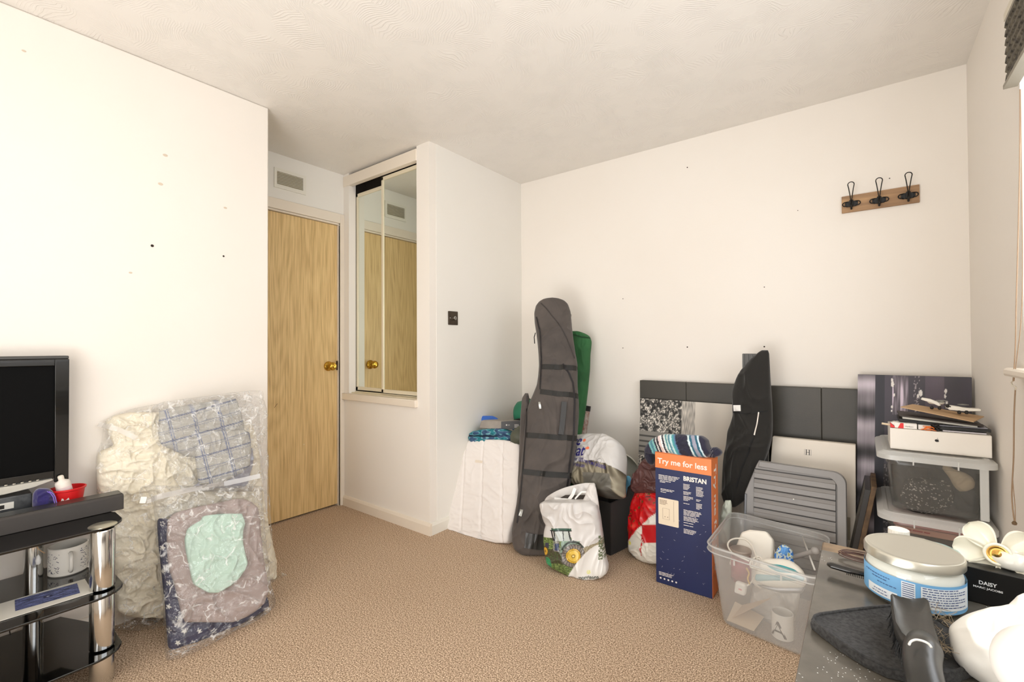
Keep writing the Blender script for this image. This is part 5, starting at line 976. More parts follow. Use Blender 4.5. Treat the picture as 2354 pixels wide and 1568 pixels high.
tub = thing('storage_tub', 'open clear plastic storage tub full of odds and ends beside the desk', 'tub', (-.31, 2.14, 0))
TX0, TX1, TY0, TY1 = -.497, -.130, 1.955, 2.375
sk = (-.0, -.16)
g = tubmesh(TX0, TX1, TY0, TY1+.02, .002, .318, .034, .016, .04, skew=sk); part('tub_body', g, frost, tub, smooth='auto')
rg = [ (x, y+sk[1]*(x-TX0), .3155) for x, y in rrect(TX0-.014, TY0-.014, TX1+.014, TY1+.034, .05, 8)]
rg2 = [ (x, y+sk[1]*(x-TX0), .2935) for x, y in rrect(TX0-.015, TY0-.015, TX1+.015, TY1+.035, .05, 8)]
part('rim', G().tube(rg, .0036, 7, closed=True).tube(rg2, .0028, 6, closed=True), frostrim, tub, smooth=True)
for x in (-.40, -.24): part('rim_clip', G().box((x-.003, TY0-.016+sk[1]*(x-TX0), .272), (x+.003, TY0-.010+sk[1]*(x-TX0), .295)), frostrim, tub)
T = lambda n, l, c, p: thing(n, l, c, p)
whp = M('warm_white_plastic', (.93, .91, .86), .35)
# router (white angular device)
rt_ = T('router', 'white angular plastic device standing in the clear tub', 'electronics', (-.38, 2.2, .1))
c_ = at(1745, 1262, 'Y', 2.19); ax = norm((.95, -.2, -.28)); ay = norm((.25, .35, .9)); ay = norm(ay-ax*(ax@ay)); az = np.cross(ax, ay)
o2 = [(-.075, -.10), (.066, -.12), (.060, .02), (.035, .082), (.0, .100), (-.058, .072), (-.082, .045)]
part('casing', G().prism(o2, c_-az*.018-ay*.02, ax, ay, az*.036), whp, rt_, bevel=.007)
part('front_plate', G().prism([(-.055, -.10), (.028, -.11), (.026, .028), (-.052, .020)], c_-az*.021-ay*.02, ax, ay, az*.005), M('ivory_plastic', (.92, .89, .84), .4), rt_, bevel=.002)
# candle jar with lid
cj = at(1703, 1262, 'Z', .262); can = T('candle_jar', 'dark red candle jar with a grey lid in the left of the clear tub', 'jar', (cj[0], cj[1], .12))
part('jar_body', G().lathe((cj[0], cj[1], .13), [(0, 0), (.036, 0), (.038, .006), (.038, .118), (0, .118)], 36), M('dark_red_wax', (.42, .10, .12), .2), can, smooth='auto')
part('lid', G().lathe((cj[0], cj[1], .248), [(.040, 0), (.0415, .004), (.0415, .012), (.038, .015), (0, .015)], 36), M('taupe_metal_lid', (.66, .61, .57), .35, .3), can, smooth='auto')
part('label', G().lathe((cj[0], cj[1], .145), [(.0385, 0), (.0385, .085)], 36), M('wine_label', (.62, .30, .34), .5), can, smooth=True)
# cable loops
cb = T('power_cable', 'white power cable looped over the red candle jar in the tub', 'cable', (cj[0], cj[1], .27))
lp = [at(u, v, 'Z', z) for u, v, z in ((1722, 1290, .27), (1700, 1280, .275), (1682, 1270, .28), (1673, 1254, .285), (1678, 1243, .29), (1692, 1238, .29), (1712, 1240, .288), (1724, 1250, .285), (1733, 1264, .28), (1738, 1278, .275), (1741, 1290, .27), (1736, 1298, .262), (1728, 1306, .255), (1724, 1296, .262), (1732, 1284, .27), (1745, 1280, .272), (1752, 1290, .268), (1746, 1302, .26), (1734, 1304, .258), (1730, 1292, .262), (1740, 1284, .266), (1750, 1296, .262), (1744, 1312, .250))]
def smooth_path(p, n=6):
    p = [np.asarray(q, float) for q in p]; o = []
    for i in range(len(p)-1):
        a, b, c, d = p[max(i-1, 0)], p[i], p[i+1], p[min(i+2, len(p)-1)]
        for k in range(n): t = k/n; o.append(.5*((2*b)+(c-a)*t+(2*a-5*b+4*c-d)*t*t+(3*b-a-3*c+d)*t**3))
    return o+[p[-1]]
part('cable', G().tube(smooth_path(lp), .0034, 8), whp, cb, smooth=True)
pg = at(1703, 1352, 'Y', 1.99)
part('flex', G().tube(smooth_path([lp[-1], at(1733, 1330, 'Y', 2.00), at(1720, 1345, 'Y', 1.99), pg]), .003, 7), whp, cb, smooth=True)
part('plug', G().obox(pg, np.array([.020, -.003, 0]), np.array([.002, .012, 0]), np.array([0.003, 0, .023])), M('white_plug', (.94, .93, .90), .3), cb, bevel=.007)
part('plug_mark', G().obox(pg+np.array([0, -.0135, 0]), np.array([.006, -.001, 0]), np.array([0, .0008, 0]), np.array([0, 0, .002])), M('pink_mark', (.85, .45, .48), .5), cb)
# iron: white body, teal tank
ir = T('steam_iron', 'white and turquoise steam iron lying in the front of the clear tub', 'iron', (-.3, 2.03, .2))
NI = norm((-.05, -1, .35)); P0I = at(1790, 1325, 'Y', 2.00)
part('body', cushion([(1284, 1760, 1800), (1290, 1750, 1820), (1300, 1744, 1834), (1312, 1738, 1846), (1326, 1734, 1852), (1336, 1736, 1855), (1346, 1760, 1852), (1352, 1790, 1845)], P0I, NI, .03, .03, 60, 40, p=3, q=3, amp=0), whp, ir, smooth=True)
part('water_tank', cushion([(1296, 1762, 1790), (1300, 1760, 1806), (1308, 1768, 1826), (1316, 1780, 1836), (1320, 1800, 1838)], P0I+NI*.022, NI, .010, .004, 40, 20, amp=0), M('turquoise_plastic', (.22, .62, .64), .2), ir, smooth=True)
part('side_band', cushion([(1320, 1738, 1800), (1324, 1736, 1846), (1332, 1735, 1850), (1336, 1740, 1846)], P0I+NI*.024, NI, .008, .004, 40, 16, amp=0), M('pale_blue_plastic', (.60, .74, .76), .3), ir, smooth=True)
part('soleplate', cushion([(1344, 1740, 1848), (1350, 1748, 1850), (1358, 1775, 1848), (1364, 1800, 1842)], P0I-NI*.0, NI, .012, .02, 40, 14, p=4, amp=0), M('grey_soleplate', (.60, .60, .60), .3, .5), ir, smooth=True)
# blue ornament / crumpled pack
def orn(U, V, P):
    n = pn(np.stack([U*.16, V*.16, U*0+3], -1)); C = np.where((n > .05)[..., None], np.array([.20, .48, .80]), np.array([.80, .86, .86]))+0.; C = np.where((n < -.35)[..., None], np.array([.66, .68, .42]), C)
    C = np.where(((U-1806)**2+(V-1267)**2 < 80)[..., None], np.array([.40, .64, .88]), C); return C
tag(part('wrapper', cushion([(1252, 1797, 1804), (1258, 1790, 1814), (1266, 1786, 1822), (1276, 1780, 1824), (1286, 1781, 1823), (1294, 1786, 1826), (1304, 1800, 1834), (1312, 1815, 1840)], at(1806, 1282, 'Y', 2.12), (-.1, -1, .4), .02, .02, 60, 60, amp=.008, freq=(24, 24, 24), seed=60, colfn=orn), glp, smooth=True), 'blue and white patterned plastic wrapper above the iron in the tub', 'wrapper')
# grey rod with ball end
ga, gb3 = at(1822, 1282, 'Y', 2.13), at(1862, 1270, 'Y', 2.10); gm_ = M('grey_rubber', (.60, .58, .56), .5); ga = ga-(gb3-ga)*.5
rd = T('massager', 'grey rod with a round ball end lying across the clear tub', 'tool', tuple(ga))
dd_ = norm(gb3-ga); part('shaft', G().tube([ga, gb3+dd_*.012], .0085, 16), gm_, rd, smooth='auto')
part('ball_end', G().lathe(gb3+dd_*.024, [(0, -.0145)]+[(.0145*cos(a), .0145*sin(a)) for a in np.linspace(-1.4, 1.4, 12)]+[(0, .0145)], 20, dd_), gm_, rd, smooth=True)
tag(part('stick', G().tube([at(1845, 1235, 'Y', 2.27), at(1873, 1310, 'Y', 2.03)], .0032, 8), M('off_white_plastic', (.84, .83, .80), .4), smooth=True), 'thin white stick leaning across the right side of the clear tub', 'stick')
tag(part('stick', G().tube([at(1775, 1248, 'Y', 2.22), at(1782, 1272, 'Y', 2.18), at(1784, 1300, 'Y', 2.14)], .0026, 8), M('grey_white_plastic', (.74, .72, .70), .4), smooth=True), 'short thin grey stick beside the white device in the tub', 'stick')
# mug with letter A
m2 = at(1799, 1475, 'Z', .008); mg2 = T('mug', 'white mug printed with a black letter A at the bottom of the clear tub', 'mug', (m2[0], m2[1], .008)); m2 = np.array([m2[0]-.004, m2[1]+.036, .007]); MR2 = .037
part('mug_body', G().lathe(m2, [(0, 0), (MR2-.003, 0), (MR2, .003), (MR2, .092), (MR2-.002, .094), (MR2-.004, .092), (MR2-.004, .008), (0, .006)], 40), white_cer, mg2, smooth='auto')
v, f = text_verts('A', .085); aa = math.atan2(-m2[1], -m2[0])-.35; g = G(); g.add([m2+np.array([cos(aa+(x-.03)/MR2)*(MR2+.0022), sin(aa+(x-.03)/MR2)*(MR2+.0022), .012+y*1.0]) for x, y in v], f); part('letter', g, dk_ink, mg2, fix=False, label='black letter A')
# paper
def sheet(name, label, cat, pts, c, th=.001): 
    p = [np.asarray(q, float) for q in pts]; n = len(p); V = p+[q+np.array([0, 0, th]) for q in p]
    return tag(part(name, G().add(V, [tuple(range(n))[::-1], tuple(range(n, 2*n))]+[(i, (i+1) % n, (i+1) % n+n, i+n) for i in range(n)]), c), label, cat)
sheet('envelope', 'cream envelope lying flat on the bottom of the clear tub', 'envelope', [(-.445, 2.00, .012), (-.345, 1.985, .012), (-.325, 2.09, .025), (-.440, 2.13, .03)], M('cream_paper', (.93, .85, .74), .8))
sheet('paper_card', 'folded beige card standing behind the plug in the clear tub', 'card', [(-.43, 2.02, .015), (-.34, 2.03, .09), (-.30, 2.11, .10), (-.41, 2.12, .03)], M('beige_paper', (.90, .80, .68), .8))
tag(part('cloth', cushion([(1335, 1740, 1830), (1350, 1730, 1840), (1380, 1725, 1838), (1420, 1720, 1830), (1450, 1730, 1815)], at(1780, 1400, 'Y', 2.16), (0, -1, .2), .04, .05, 40, 40, amp=.02, freq=(14, 14, 14), seed=63), M('pale_grey_towel', (.82, .80, .77), .9), smooth=True), 'pale grey cloth bundled under the iron in the clear tub', 'cloth')
tag(part('strap', G().tube(smooth_path([at(1716, 1306, 'Y', 2.0), at(1722, 1318, 'Y', 2.0), at(1719, 1330, 'Y', 1.99), at(1723, 1342, 'Y', 1.99)]), .007, 8, ry=.4), M('yellow_strap', (.90, .72, .36), .6), smooth=True), 'short yellow strap hanging inside the clear tub by the plug', 'strap')

# ==================================================================== STACKED STORAGE BOXES
frost2 = see_through('smoky_clear_plastic', (.62, .62, .60), .22, .2, bump=(25, .05), glossy=.35)
lidm = see_through('frosted_lid_plastic', (.97, .975, .965), .88, .25, glossy=.4)
def stack_box(label, z0, z1, y0=2.265):
    t = thing('storage_box', label, 'box', (.21, 2.45, z0)); x0, x1, y1 = .062, .348, 2.665
    part('box_body', tubmesh(x0+.012, x1-.012, y0+.012, y1-.012, z0+.001, z1-.022, .012, .006, .03), frost2, t, smooth='auto')
    lid = G(); rings = []
    for z, d, r in ((z1-.030, .014, .045), (z1-.029, .022, .05), (z1-.012, .022, .05), (z1-.008, .018, .047), (z1-.004, .006, .04), (z1, .003, .038), (z1, -.010, .03), (z1-.004, -.014, .028)):
        rings.append([(x, y, z) for x, y in rrect(x0-d, y0-d, min(x1+d, .374), y1+d*.5, r, 6)])
    n = len(rings[0]); lid.add([p for q in rings for p in q], [(k*n+i, k*n+(i+1) % n, (k+1)*n+(i+1) % n, (k+1)*n+i) for k in range(len(rings)-1) for i in range(n)]+[tuple((len(rings)-1)*n+i for i in range(n))])
    part('lid', lid, lidm, t, smooth='auto')
    for x in (.145, .265): part('lid_clip', G().box((x-.002, y0-.026, z1-.040), (x+.002, y0-.020, z1-.010)), lidm, t)
    part('corner_post', G().box((x1-.026, y0+.004, z0+.01), (x1-.003, y0+.012, z1-.03)), lidm, t, bevel=.003)
    return t
stack_box('upper clear lidded storage box under the white electronics carton in the corner', .490, .712)
stack_box('lower clear lidded storage box beneath the upper one, full of discs and books', .262, .482)
stack_box('bottom storage box standing on the carpet under the two other lidded boxes', .002, .254)
# contents of the upper box
def patt(U, V, P):
    n = pn(np.stack([U*.13, V*.11, U*0+3], -1)); n2 = pn(np.stack([U*.05+V*.12, V*.3-U*.1, U*0+6], -1)); C = np.zeros(U.shape+(3,))+np.array([.12, .12, .12]); return np.where(((np.abs(n2) < .045)&(n > -.02))[..., None], np.array([.86, .83, .78]), C)
tag(part('cushion', cushion([(1098, 2095, 2150), (1105, 2080, 2170), (1120, 2072, 2188), (1140, 2070, 2196), (1160, 2075, 2190), (1175, 2090, 2175), (1182, 2110, 2160)], at(2130, 1145, 'Y', 2.36), (-.1, -1, .2), .05, .05, 70, 60, amp=.006, freq=(14, 14, 14), seed=70, colfn=patt), clp, smooth=True), 'black patterned pouch seen through the front of the upper storage box', 'cushion')
tag(part('pouch', cushion([(1068, 2168, 2180), (1078, 2166, 2192), (1088, 2174, 2222), (1098, 2182, 2236), (1110, 2188, 2242), (1122, 2196, 2240), (1130, 2206, 2222)], at(2205, 1100, 'Y', 2.36), (-.1, -1, .2), .03, .04, 40, 40, amp=.008, freq=(14, 14, 14), seed=71), M('beige_cloth', (.80, .72, .60), .85), smooth=True), 'beige cloth pouch seen inside the upper storage box on the right', 'pouch')
tag(part('fabric', cushion([(1065, 2050, 2250), (1080, 2048, 2254), (1130, 2052, 2252), (1180, 2056, 2246), (1192, 2060, 2240)], at(2150, 1130, 'Y', 2.47), (0, -1, .1), .04, .08, 50, 40, p=4, q=4, amp=.02, freq=(9, 9, 9), seed=72), M('charcoal_cloth', (.17, .17, .17), .9), smooth=True), 'charcoal fabric filling the back of the upper storage box', 'cloth')
# contents of the lower box: dvd cases
cols = [(.78, .50, .46), (.80, .60, .52), (.14, .13, .13), (.15, .14, .14), (.76, .70, .62), (.13, .12, .13), (.62, .14, .16)]
for k in range(6):
    z = .440-k*.026; nme = ['pink spined case, topmost in the lower storage box', 'peach spined case second from top in the lower storage box', 'black case third from top in the lower storage box', 'black case fourth from top in the lower storage box', 'beige case fifth from top in the lower storage box', 'black case at the bottom of the lower storage box'][k]
    t = thing('disc_case', nme, 'case', (.19, 2.4, z)); x0 = .088+(k % 3)*.006; x1 = .288-(k % 2)*.012
    part('case', G().box((x0, 2.292+(k % 3)*.004, z-.010), (x1, 2.46, z+.014)), M('case_%s' % ('abcdef'[k]), cols[k], .35), t, bevel=.002)
    g = G(); bars(g, (x0+.02, 2.2915+(k % 3)*.004, z), X_, Z_, .13, 1, .01, th=.5, seed=80+k); part('spine_text', g, [white_ink, dk_ink][k % 2] if k > 1 else M('red_print', (.66, .14, .16), .5), t, fix=False, kind='stuff')
for k, c in enumerate(((.74, .60, .50), (.52, .52, .50))):
    t = thing('disc_case', ['upright beige case at the right end of the lower box', 'upright grey case at the far right of the lower box'][k], 'case', (.30+.016*k, 2.35, .28)); x = .300+.017*k
    part('case', G().box((x, 2.290, .285), (x+.0135, 2.42, .445-.03*k)), M('upright_case_%s' % 'ab'[k], c, .4), t, bevel=.002)
    g = G(); bars(g, (x+.0025, 2.2895, .33), Z_, -X_, .09, 1, .01, th=.6, seed=90+k); part('spine_text', g, M('red_print', (.66, .14, .16), .5), t, fix=False, kind='stuff')
# white electronics carton
cx0, cx1, cy0, cz0, cz1 = .0825, .3605, 2.315, .7135, .7925
ca = thing('electronics_carton', 'flat white carton with a small dark fruit emblem on the upper storage box', 'box', (.22, 2.4, cz0))
part('carton', G().box((cx0, cy0, cz0), (cx1, cy0+.20, cz1)), M('white_gloss_card', (.935, .91, .87), .4), ca, bevel=.002)
ex, ez = at(2154, 1013, 'Y', cy0)[0], at(2154, 1013, 'Y', cy0)[2]; ap = []
for a in np.linspace(0, 2*pi, 40, endpoint=False):
    r = .0056*(1+.10*cos(2*a)-.10*max(0, sin(a))**8-.05*max(0, -sin(a))**10); x, y = r*cos(a)*1.0, r*sin(a)*1.02
    if x > 0:
        d = math.hypot(x-.0068, y-.0008)
        if d < .0030: k = .0030/d; x, y = .0068+(x-.0068)*k, .0008+(y-.0008)*k
    ap.append((x, y))
g = G().prism(ap, (ex, cy0-.0002, ez), X_, Z_, (0, -.0004, 0)); g.prism([(0.0002, .0064), (.0012, .0092), (.0030, .0100), (.0024, .0078)], (ex, cy0-.0002, ez), X_, Z_, (0, -.0004, 0)); part('fruit_emblem', g, dk_ink, ca, label='small dark fruit emblem', kind='stuff')
# things on the carton
ppk = thing('cigarette_packet', 'red and white cigarette packet lying on the left of the white carton', 'packet', (.11, 2.33, cz1))
pa = at(2049, 982, 'Y', 2.325); zt_ = cz1+.0012
xA, xB = at(2047, 975, 'Y', 2.325)[0], at(2166, 975, 'Y', 2.325)[0]
part('packet', G().box((xA+.012, 2.325, zt_), (xA+.078, 2.375, zt_+.020)), white_card if False else M('packet_white', (.94, .92, .89), .4), ppk, bevel=.001)
part('chevron', G().prism([(.022, .0), (.039, .0), (.039, .0195), (.030, .0195)], (xA+.0, 2.3246, zt_+.0003), X_, Z_, (0, -.0006, 0)), M('bright_red_print', (.88, .14, .14), .4), ppk)
part('open_flap', G().prism([(0, .001), (.013, .001), (.0135, .004), (.000, .017)], (xA, 2.3246, zt_), X_, Z_, (0, .04, 0)), MATS['bright_red_print'], ppk)
part('flap_inner', G().prism([(0.001, .0175), (.012, .008), (.022, .006), (.024, .021), (.008, .021)], (xA, 2.328, zt_), X_, Z_, (0, .03, 0)), MATS['packet_white'], ppk)
g = G(); text(g, 'Marlboro', (xA+.044, 2.3242, zt_+.006), X_, Z_, .0062); part('lettering', g, dk_ink, ppk, fix=False)
part('lighter', G().tube([(xA-.026, 2.345, zt_+.010), (xA+.004, 2.350, zt_+.006)], .004, 8), M('cream_stick', (.90, .84, .72), .6), ppk, smooth='auto')
part('second_packet', G().box((xA+.082, 2.332, zt_), (xA+.118, 2.372, zt_+.017)), MATS['packet_white'], ppk, bevel=.001)
ob_ = thing('cable_bundle', 'small tangle of orange and black cable beside the cigarette packet', 'cable', (.19, 2.33, cz1))
oz = [(xA+.095+.028*t/10+.012*sin(t*2.1), 2.322+.004*cos(t*3), zt_+.008+.007*sin(t*1.7+1)) for t in np.arange(0, 10, .5)]
part('orange_cable', G().tube(smooth_path(oz), .0016, 6), M('orange_cable', (.95, .50, .20), .4), ob_, smooth=True)
oz = [(xA+.128+.010*sin(t*1.9), 2.321+.005*cos(t*2.4), zt_+.013+.010*sin(t*1.3)) for t in np.arange(0, 9, .5)]
part('black_cable', G().tube(smooth_path(oz), .0026, 6), MATS['black_plastic'], ob_, smooth=True)
lay = [('folder', 'white paper folder lowest in the pile on the white carton', (.84, .82, .84), .235, .350, 2.33, zt_, .004, 0), ('folder', 'black plastic folder in the pile on the white carton', (.10, .10, .10), .215, .362, 2.335, zt_+.0045, .011, -.02), ('folder', 'thin grey folder above the black one in the pile', (.62, .62, .66), .205, .355, 2.345, zt_+.0165, .003, -.01),
       ('notebook', 'long black notebook in the middle of the pile on the carton', (.09, .085, .085), .112, .335, 2.35, zt_+.021, .012, .07), ('photo_stack', 'stack of white edged photo prints under the brown card', (.78, .77, .73), .122, .330, 2.35, zt_+.034, .008, .07), ('notebook', 'thin dark notebook directly under the brown card', (.20, .16, .13), .112, .345, 2.345, zt_+.0435, .006, .08)]
for nme, lab, c, x0, x1, y0, z, h, tl in lay:
    o = tag(part(nme, G().add([(x, y, z+dz-tl*(x-x0)+(.022 if tl > .05 else 0)*0) for dz in (0, h) for x, y in ((x0, y0), (x1, y0), (x1, y0+.15), (x0, y0+.15))], [(0, 3, 2, 1), (4, 5, 6, 7), (0, 1, 5, 4), (1, 2, 6, 5), (2, 3, 7, 6), (3, 0, 4, 7)]), M('pile_'+str(round(z*1e4)), c, .5), bevel=.0008), lab, 'book' if nme == 'notebook' else 'paper')
bc_ = [at(2070, 935, 'Y', 2.33), at(2238, 969, 'Y', 2.31), at(2262, 957, 'Y', 2.42), at(2098, 929, 'Y', 2.47)]
sheet('cardboard_sheet', 'sheet of light brown cardboard topmost in the pile under the white drone', 'card', bc_, M('brown_cardboard', (.76, .63, .48), .8), -.003)
# toy drone
dr_ = thing('toy_drone', 'white toy drone with small black feet lying on the brown cardboard', 'toy', (.25, 2.4, .85))
yd = 2.39
part('arm', G().prism([(0, .0), (.030, -.010), (.052, -.022), (.058, -.018), (.050, -.006), (.028, .004), (.004, .008)], at(2117, 919, 'Y', yd), X_, Z_, (0, .02, 0)), whp, dr_, bevel=.002)
part('shell', G().lathe(at(2152, 925, 'Y', yd+.03), [(0, -.007), (.02, -.006), (.026, 0), (.02, .004), (0, .006)], 28), whp, dr_, smooth=True)
part('body', G().prism([(0, 0), (.016, .006), (.060, 0), (.095, -.001), (.094, -.008), (.055, -.012), (.010, -.010)], at(2174, 936, 'Y', yd-.02), X_, Z_, (0, .035, 0)), whp, dr_, bevel=.002)
for u, v in ((2142, 937), (2160, 938), (2205, 948), (2222, 948), (2178, 933)): part('foot', G().lathe(at(u, v, 'Y', yd-.02), [(0, -.007), (.004, -.006), (.006, 0), (.004, .006), (0, .007)], 14), dk_ink, dr_, smooth=True)
for u, v in ((2214, 931), (2165, 922)): part('rotor', G().lathe(at(u, v, 'Y', yd+.01), [(.001, 0), (.016, .0), (.016, .002), (.001, .004)], 24), M('smoky_plastic', (.40, .40, .38), .3), dr_, smooth='auto')
part('camera_eye', G().lathe(at(2184, 935, 'Y', yd-.021), [(.0022, 0), (.0022, .001), (0, .0012)], 12, (0, -1, 0)), dk_ink, dr_)
# ---- blind and cords
slat_m = M('dark_patterned_fabric', (.13, .11, .09), .8, var=((.45, .42, .36), 60))
bd = thing('roman_blind', 'dark patterned blind pulled up at the top of the window', 'blind', (XR-.02, 1.9, 1.95))
for k in range(7): part('fold', G().prism([(0, 0), (-.028, -.004), (-.030, -.020), (-.024, -.026), (0, -.022)], (XR-.003, wy0+.02, 2.075-k*.0265), X_, Z_, (0, 1.965-wy0-.02, 0)), slat_m, bd)
part('head_rail', G().box((XR-.032, wy0, 2.078), (XR-.002, 1.975, 2.10)), M('cream_rail', (.85, .82, .75), .5), bd)
part('bottom_bar', G().box((XR-.034, wy0+.01, 1.880), (XR-.004, 1.985, 1.892)), M('grey_bar', (.55, .52, .46), .5), bd)
cdm = M('tan_cord', (.62, .52, .42), .8); P_ = lambda u, v, x=XR-.03: at(u, v, 'X', x)
cord = thing('blind_cord', 'long tan blind cord knotted at the end hanging beside the window', 'cord', P_(2330, 880))
part('cord', G().tube(smooth_path([P_(2345, 205), P_(2344, 380), P_(2340, 560), P_(2336, 700), P_(2334, 800), P_(2329, 876)]), .0016, 5), cdm, cord)
part('cord', G().tube(smooth_path([P_(2346, 205), P_(2349, 420), P_(2351, 620), P_(2347, 740), P_(2338, 820), P_(2331, 876)]), .0011, 5), cdm, cord)
part('cord_end', G().tube(smooth_path([P_(2334, 894), P_(2331, 960), P_(2330, 1050), P_(2326, 1130), P_(2328, 1170), P_(2332, 1200)]), .0018, 5), cdm, cord)
part('cord_end', G().tube(smooth_path([P_(2334, 894), P_(2332, 960), P_(2331, 1050), P_(2328, 1100), P_(2333, 1160), P_(2334, 1198)]), .0011, 5), cdm, cord)
part('joiner', G().tube(smooth_path([P_(2329, 876), P_(2325, 880), P_(2328, 886), P_(2335, 890), P_(2334, 896)]), .0022, 6), M('clear_white_joiner', (.86, .83, .76), .3), cord)
part('knot', G().lathe(P_(2332, 1203), [(0, -.006), (.005, -.004), (.006, .001), (.003, .006), (0, .007)], 10), M('brown_knot', (.45, .36, .26), .8), cord, smooth=True)

# ==================================================================== DESK AND ITS CLUTTER
DZ = .757
wood_edge = M('worn_wood_edge', (.44, .37, .29), .5, var=((.58, .48, .37), 40))
def dust():
    m, nt, N, L, b = nm('dusty_black_glass'); b.inputs['Specular IOR Level'].default_value = .6
    tc = N.new('ShaderNodeTexCoord'); n = N.new('ShaderNodeTexNoise'); n.inputs['Scale'].default_value = 14; n.inputs['Detail'].default_value = 8; L.new(tc.outputs['Object'], n.inputs[0])
    r = N.new('ShaderNodeValToRGB'); r.color_ramp.elements[0].position = .35; r.color_ramp.elements[1].position = .75; r.color_ramp.elements[0].color = (*lin((.31, .295, .27)), 1); r.color_ramp.elements[1].color = (*lin((.45, .425, .385)), 1); L.new(n.outputs['Fac'], r.inputs[0])
    vo = N.new('ShaderNodeTexVoronoi'); vo.inputs['Scale'].default_value = 260; L.new(tc.outputs['Object'], vo.inputs[0]); lt = N.new('ShaderNodeMath'); lt.operation = 'LESS_THAN'; lt.inputs[1].default_value = .16; L.new(vo.outputs['Distance'], lt.inputs[0])
    n2 = N.new('ShaderNodeTexNoise'); n2.inputs['Scale'].default_value = 7; L.new(tc.outputs['Object'], n2.inputs[0]); gt = N.new('ShaderNodeMath'); gt.operation = 'GREATER_THAN'; gt.inputs[1].default_value = .60; L.new(n2.outputs['Fac'], gt.inputs[0]); mm = N.new('ShaderNodeMath'); mm.operation = 'MULTIPLY'; L.new(lt.outputs[0], mm.inputs[0]); L.new(gt.outputs[0], mm.inputs[1])
    mx = N.new('ShaderNodeMix'); mx.data_type = 'RGBA'; L.new(mm.outputs[0], mx.inputs[0]); L.new(r.outputs[0], mx.inputs[6]); mx.inputs[7].default_value = (.75, .74, .70, 1); L.new(mx.outputs[2], b.inputs['Base Color'])
    b.inputs['Roughness'].default_value = .18; return m
dk = thing('dressing_table', 'dark glass topped dressing table under the window with worn wooden edge', 'table', (.16, .5, 0))
DX0, DY1 = -.062, 1.026
part('table_top', G().box((DX0, -.35, DZ-.022), (.375, DY1, DZ-.004)), wood_edge, dk, bevel=.002)
part('glass_top', G().box((DX0+.001, -.35, DZ-.0038), (.374, DY1-.052, DZ)), dust(), dk, bevel=.0008)
for x, y in ((DX0+.03, DY1-.05), (DX0+.03, -.3), (.34, DY1-.05), (.34, -.3)): part('leg', G().box((x-.02, y-.02, .001), (x+.02, y+.02, DZ-.1)), M('dark_wood', (.25, .19, .15), .5), dk, bevel=.003)
part('apron', G().box((DX0+.012, -.34, DZ-.12), (.372, DY1-.02, DZ-.022)), MATS['dark_wood'], dk, bevel=.002)
for k in range(2):
    dw = part('drawer', G().box((DX0+.006, -.28+k*.64, DZ-.112), (DX0+.013, .31+k*.64, DZ-.032)), MATS['dark_wood'], dk, bevel=.002)
    part('drawer_knob', G().lathe((DX0+.006, .015+k*.64, DZ-.072), [(.006, 0), (.005, .008), (.011, .014), (.009, .020), (0, .021)], 18, (-1, 0, 0)), brass, dw, smooth=True)
# jar
jc = np.array([.0535, .862, DZ+.0008]); jr = .0545
jar = thing('jar', 'large glass jar of white coconut oil with metal lid and blue label on the desk', 'jar', jc)
cglass = see_through('clear_jar_glass', (.9, .95, .93), .06, .03, glossy=.5)
part('glass_body', G().lathe(jc, [(0, 0), (jr-.010, 0), (jr-.003, .004), (jr, .012), (jr, .046), (jr-.003, .055), (jr-.007, .058), (jr-.007, .062)], 64), cglass, jar, smooth=True)
part('coconut_oil', G().lathe(jc, [(0, .003), (jr-.012, .003), (jr-.005, .007), (jr-.002, .013), (jr-.002, .045), (jr-.005, .053), (jr-.009, .057), (0, .057)], 64), M('white_coconut_oil', (.90, .90, .86), .35), jar, smooth='auto')
part('lid', G().lathe(jc, [(jr-.006, .0575), (jr-.0008, .0575), (jr+.0005, .059), (jr+.0005, .068), (jr-.001, .0705), (jr-.004, .0712), (jr-.006, .0702), (jr-.008, .0702), (0, .0702)], 64), M('brushed_silver_lid', (.80, .79, .74), .28, .75), jar, smooth='auto')
a0 = math.atan2(-jc[1], -jc[0]); lb = M('sky_blue_label', (.47, .70, .88), .45); lw_ = M('white_label_panel', (.92, .94, .95), .5)
def jl(aA, aB, zA, zB, r=.0004, n=24): g = G(); V = []; [V.extend([jc+np.array([cos(a0+a)*(jr+r), sin(a0+a)*(jr+r), zA]), jc+np.array([cos(a0+a)*(jr+r), sin(a0+a)*(jr+r), zB])]) for a in np.linspace(aA, aB, n)]; return g.add(V, [(2*i, 2*i+2, 2*i+3, 2*i+1) for i in range(n-1)])
part('label_band', jl(-1.75, 2.3, .008, .044, n=60), lb, jar, smooth=True)
part('label_panel', jl(.14, 1.35, .013, .0405, .0008), lw_, jar, smooth=True); part('label_panel', jl(-.22, .06-.02, .018, .042, .0008), lw_, jar, smooth=True); part('label_panel', jl(-1.05, -.30, .0105, .022, .0008), lw_, jar, smooth=True)
def jt(g, s, a, z, size): v, f = text_verts(s, size); return g.add([jc+np.array([cos(a0+a+x/jr)*(jr+.0012), sin(a0+a+x/jr)*(jr+.0012), z+y]) for x, y in v], f)
g = G(); R = random.Random(5)
for k in range(8):
    for (A, B, ZZ) in ((.17, 1.25, .0385-k*.0031),):
        a = A
        while a < B*(.9 if k % 3 else .7): l = R.uniform(.03, .1); g.add([jc+np.array([cos(a0+q)*(jr+.0012), sin(a0+q)*(jr+.0012), z]) for q, z in ((a, ZZ), (a+l, ZZ), (a+l, ZZ+.0011), (a, ZZ+.0011))], [(0, 1, 2, 3)]); a += l+.02
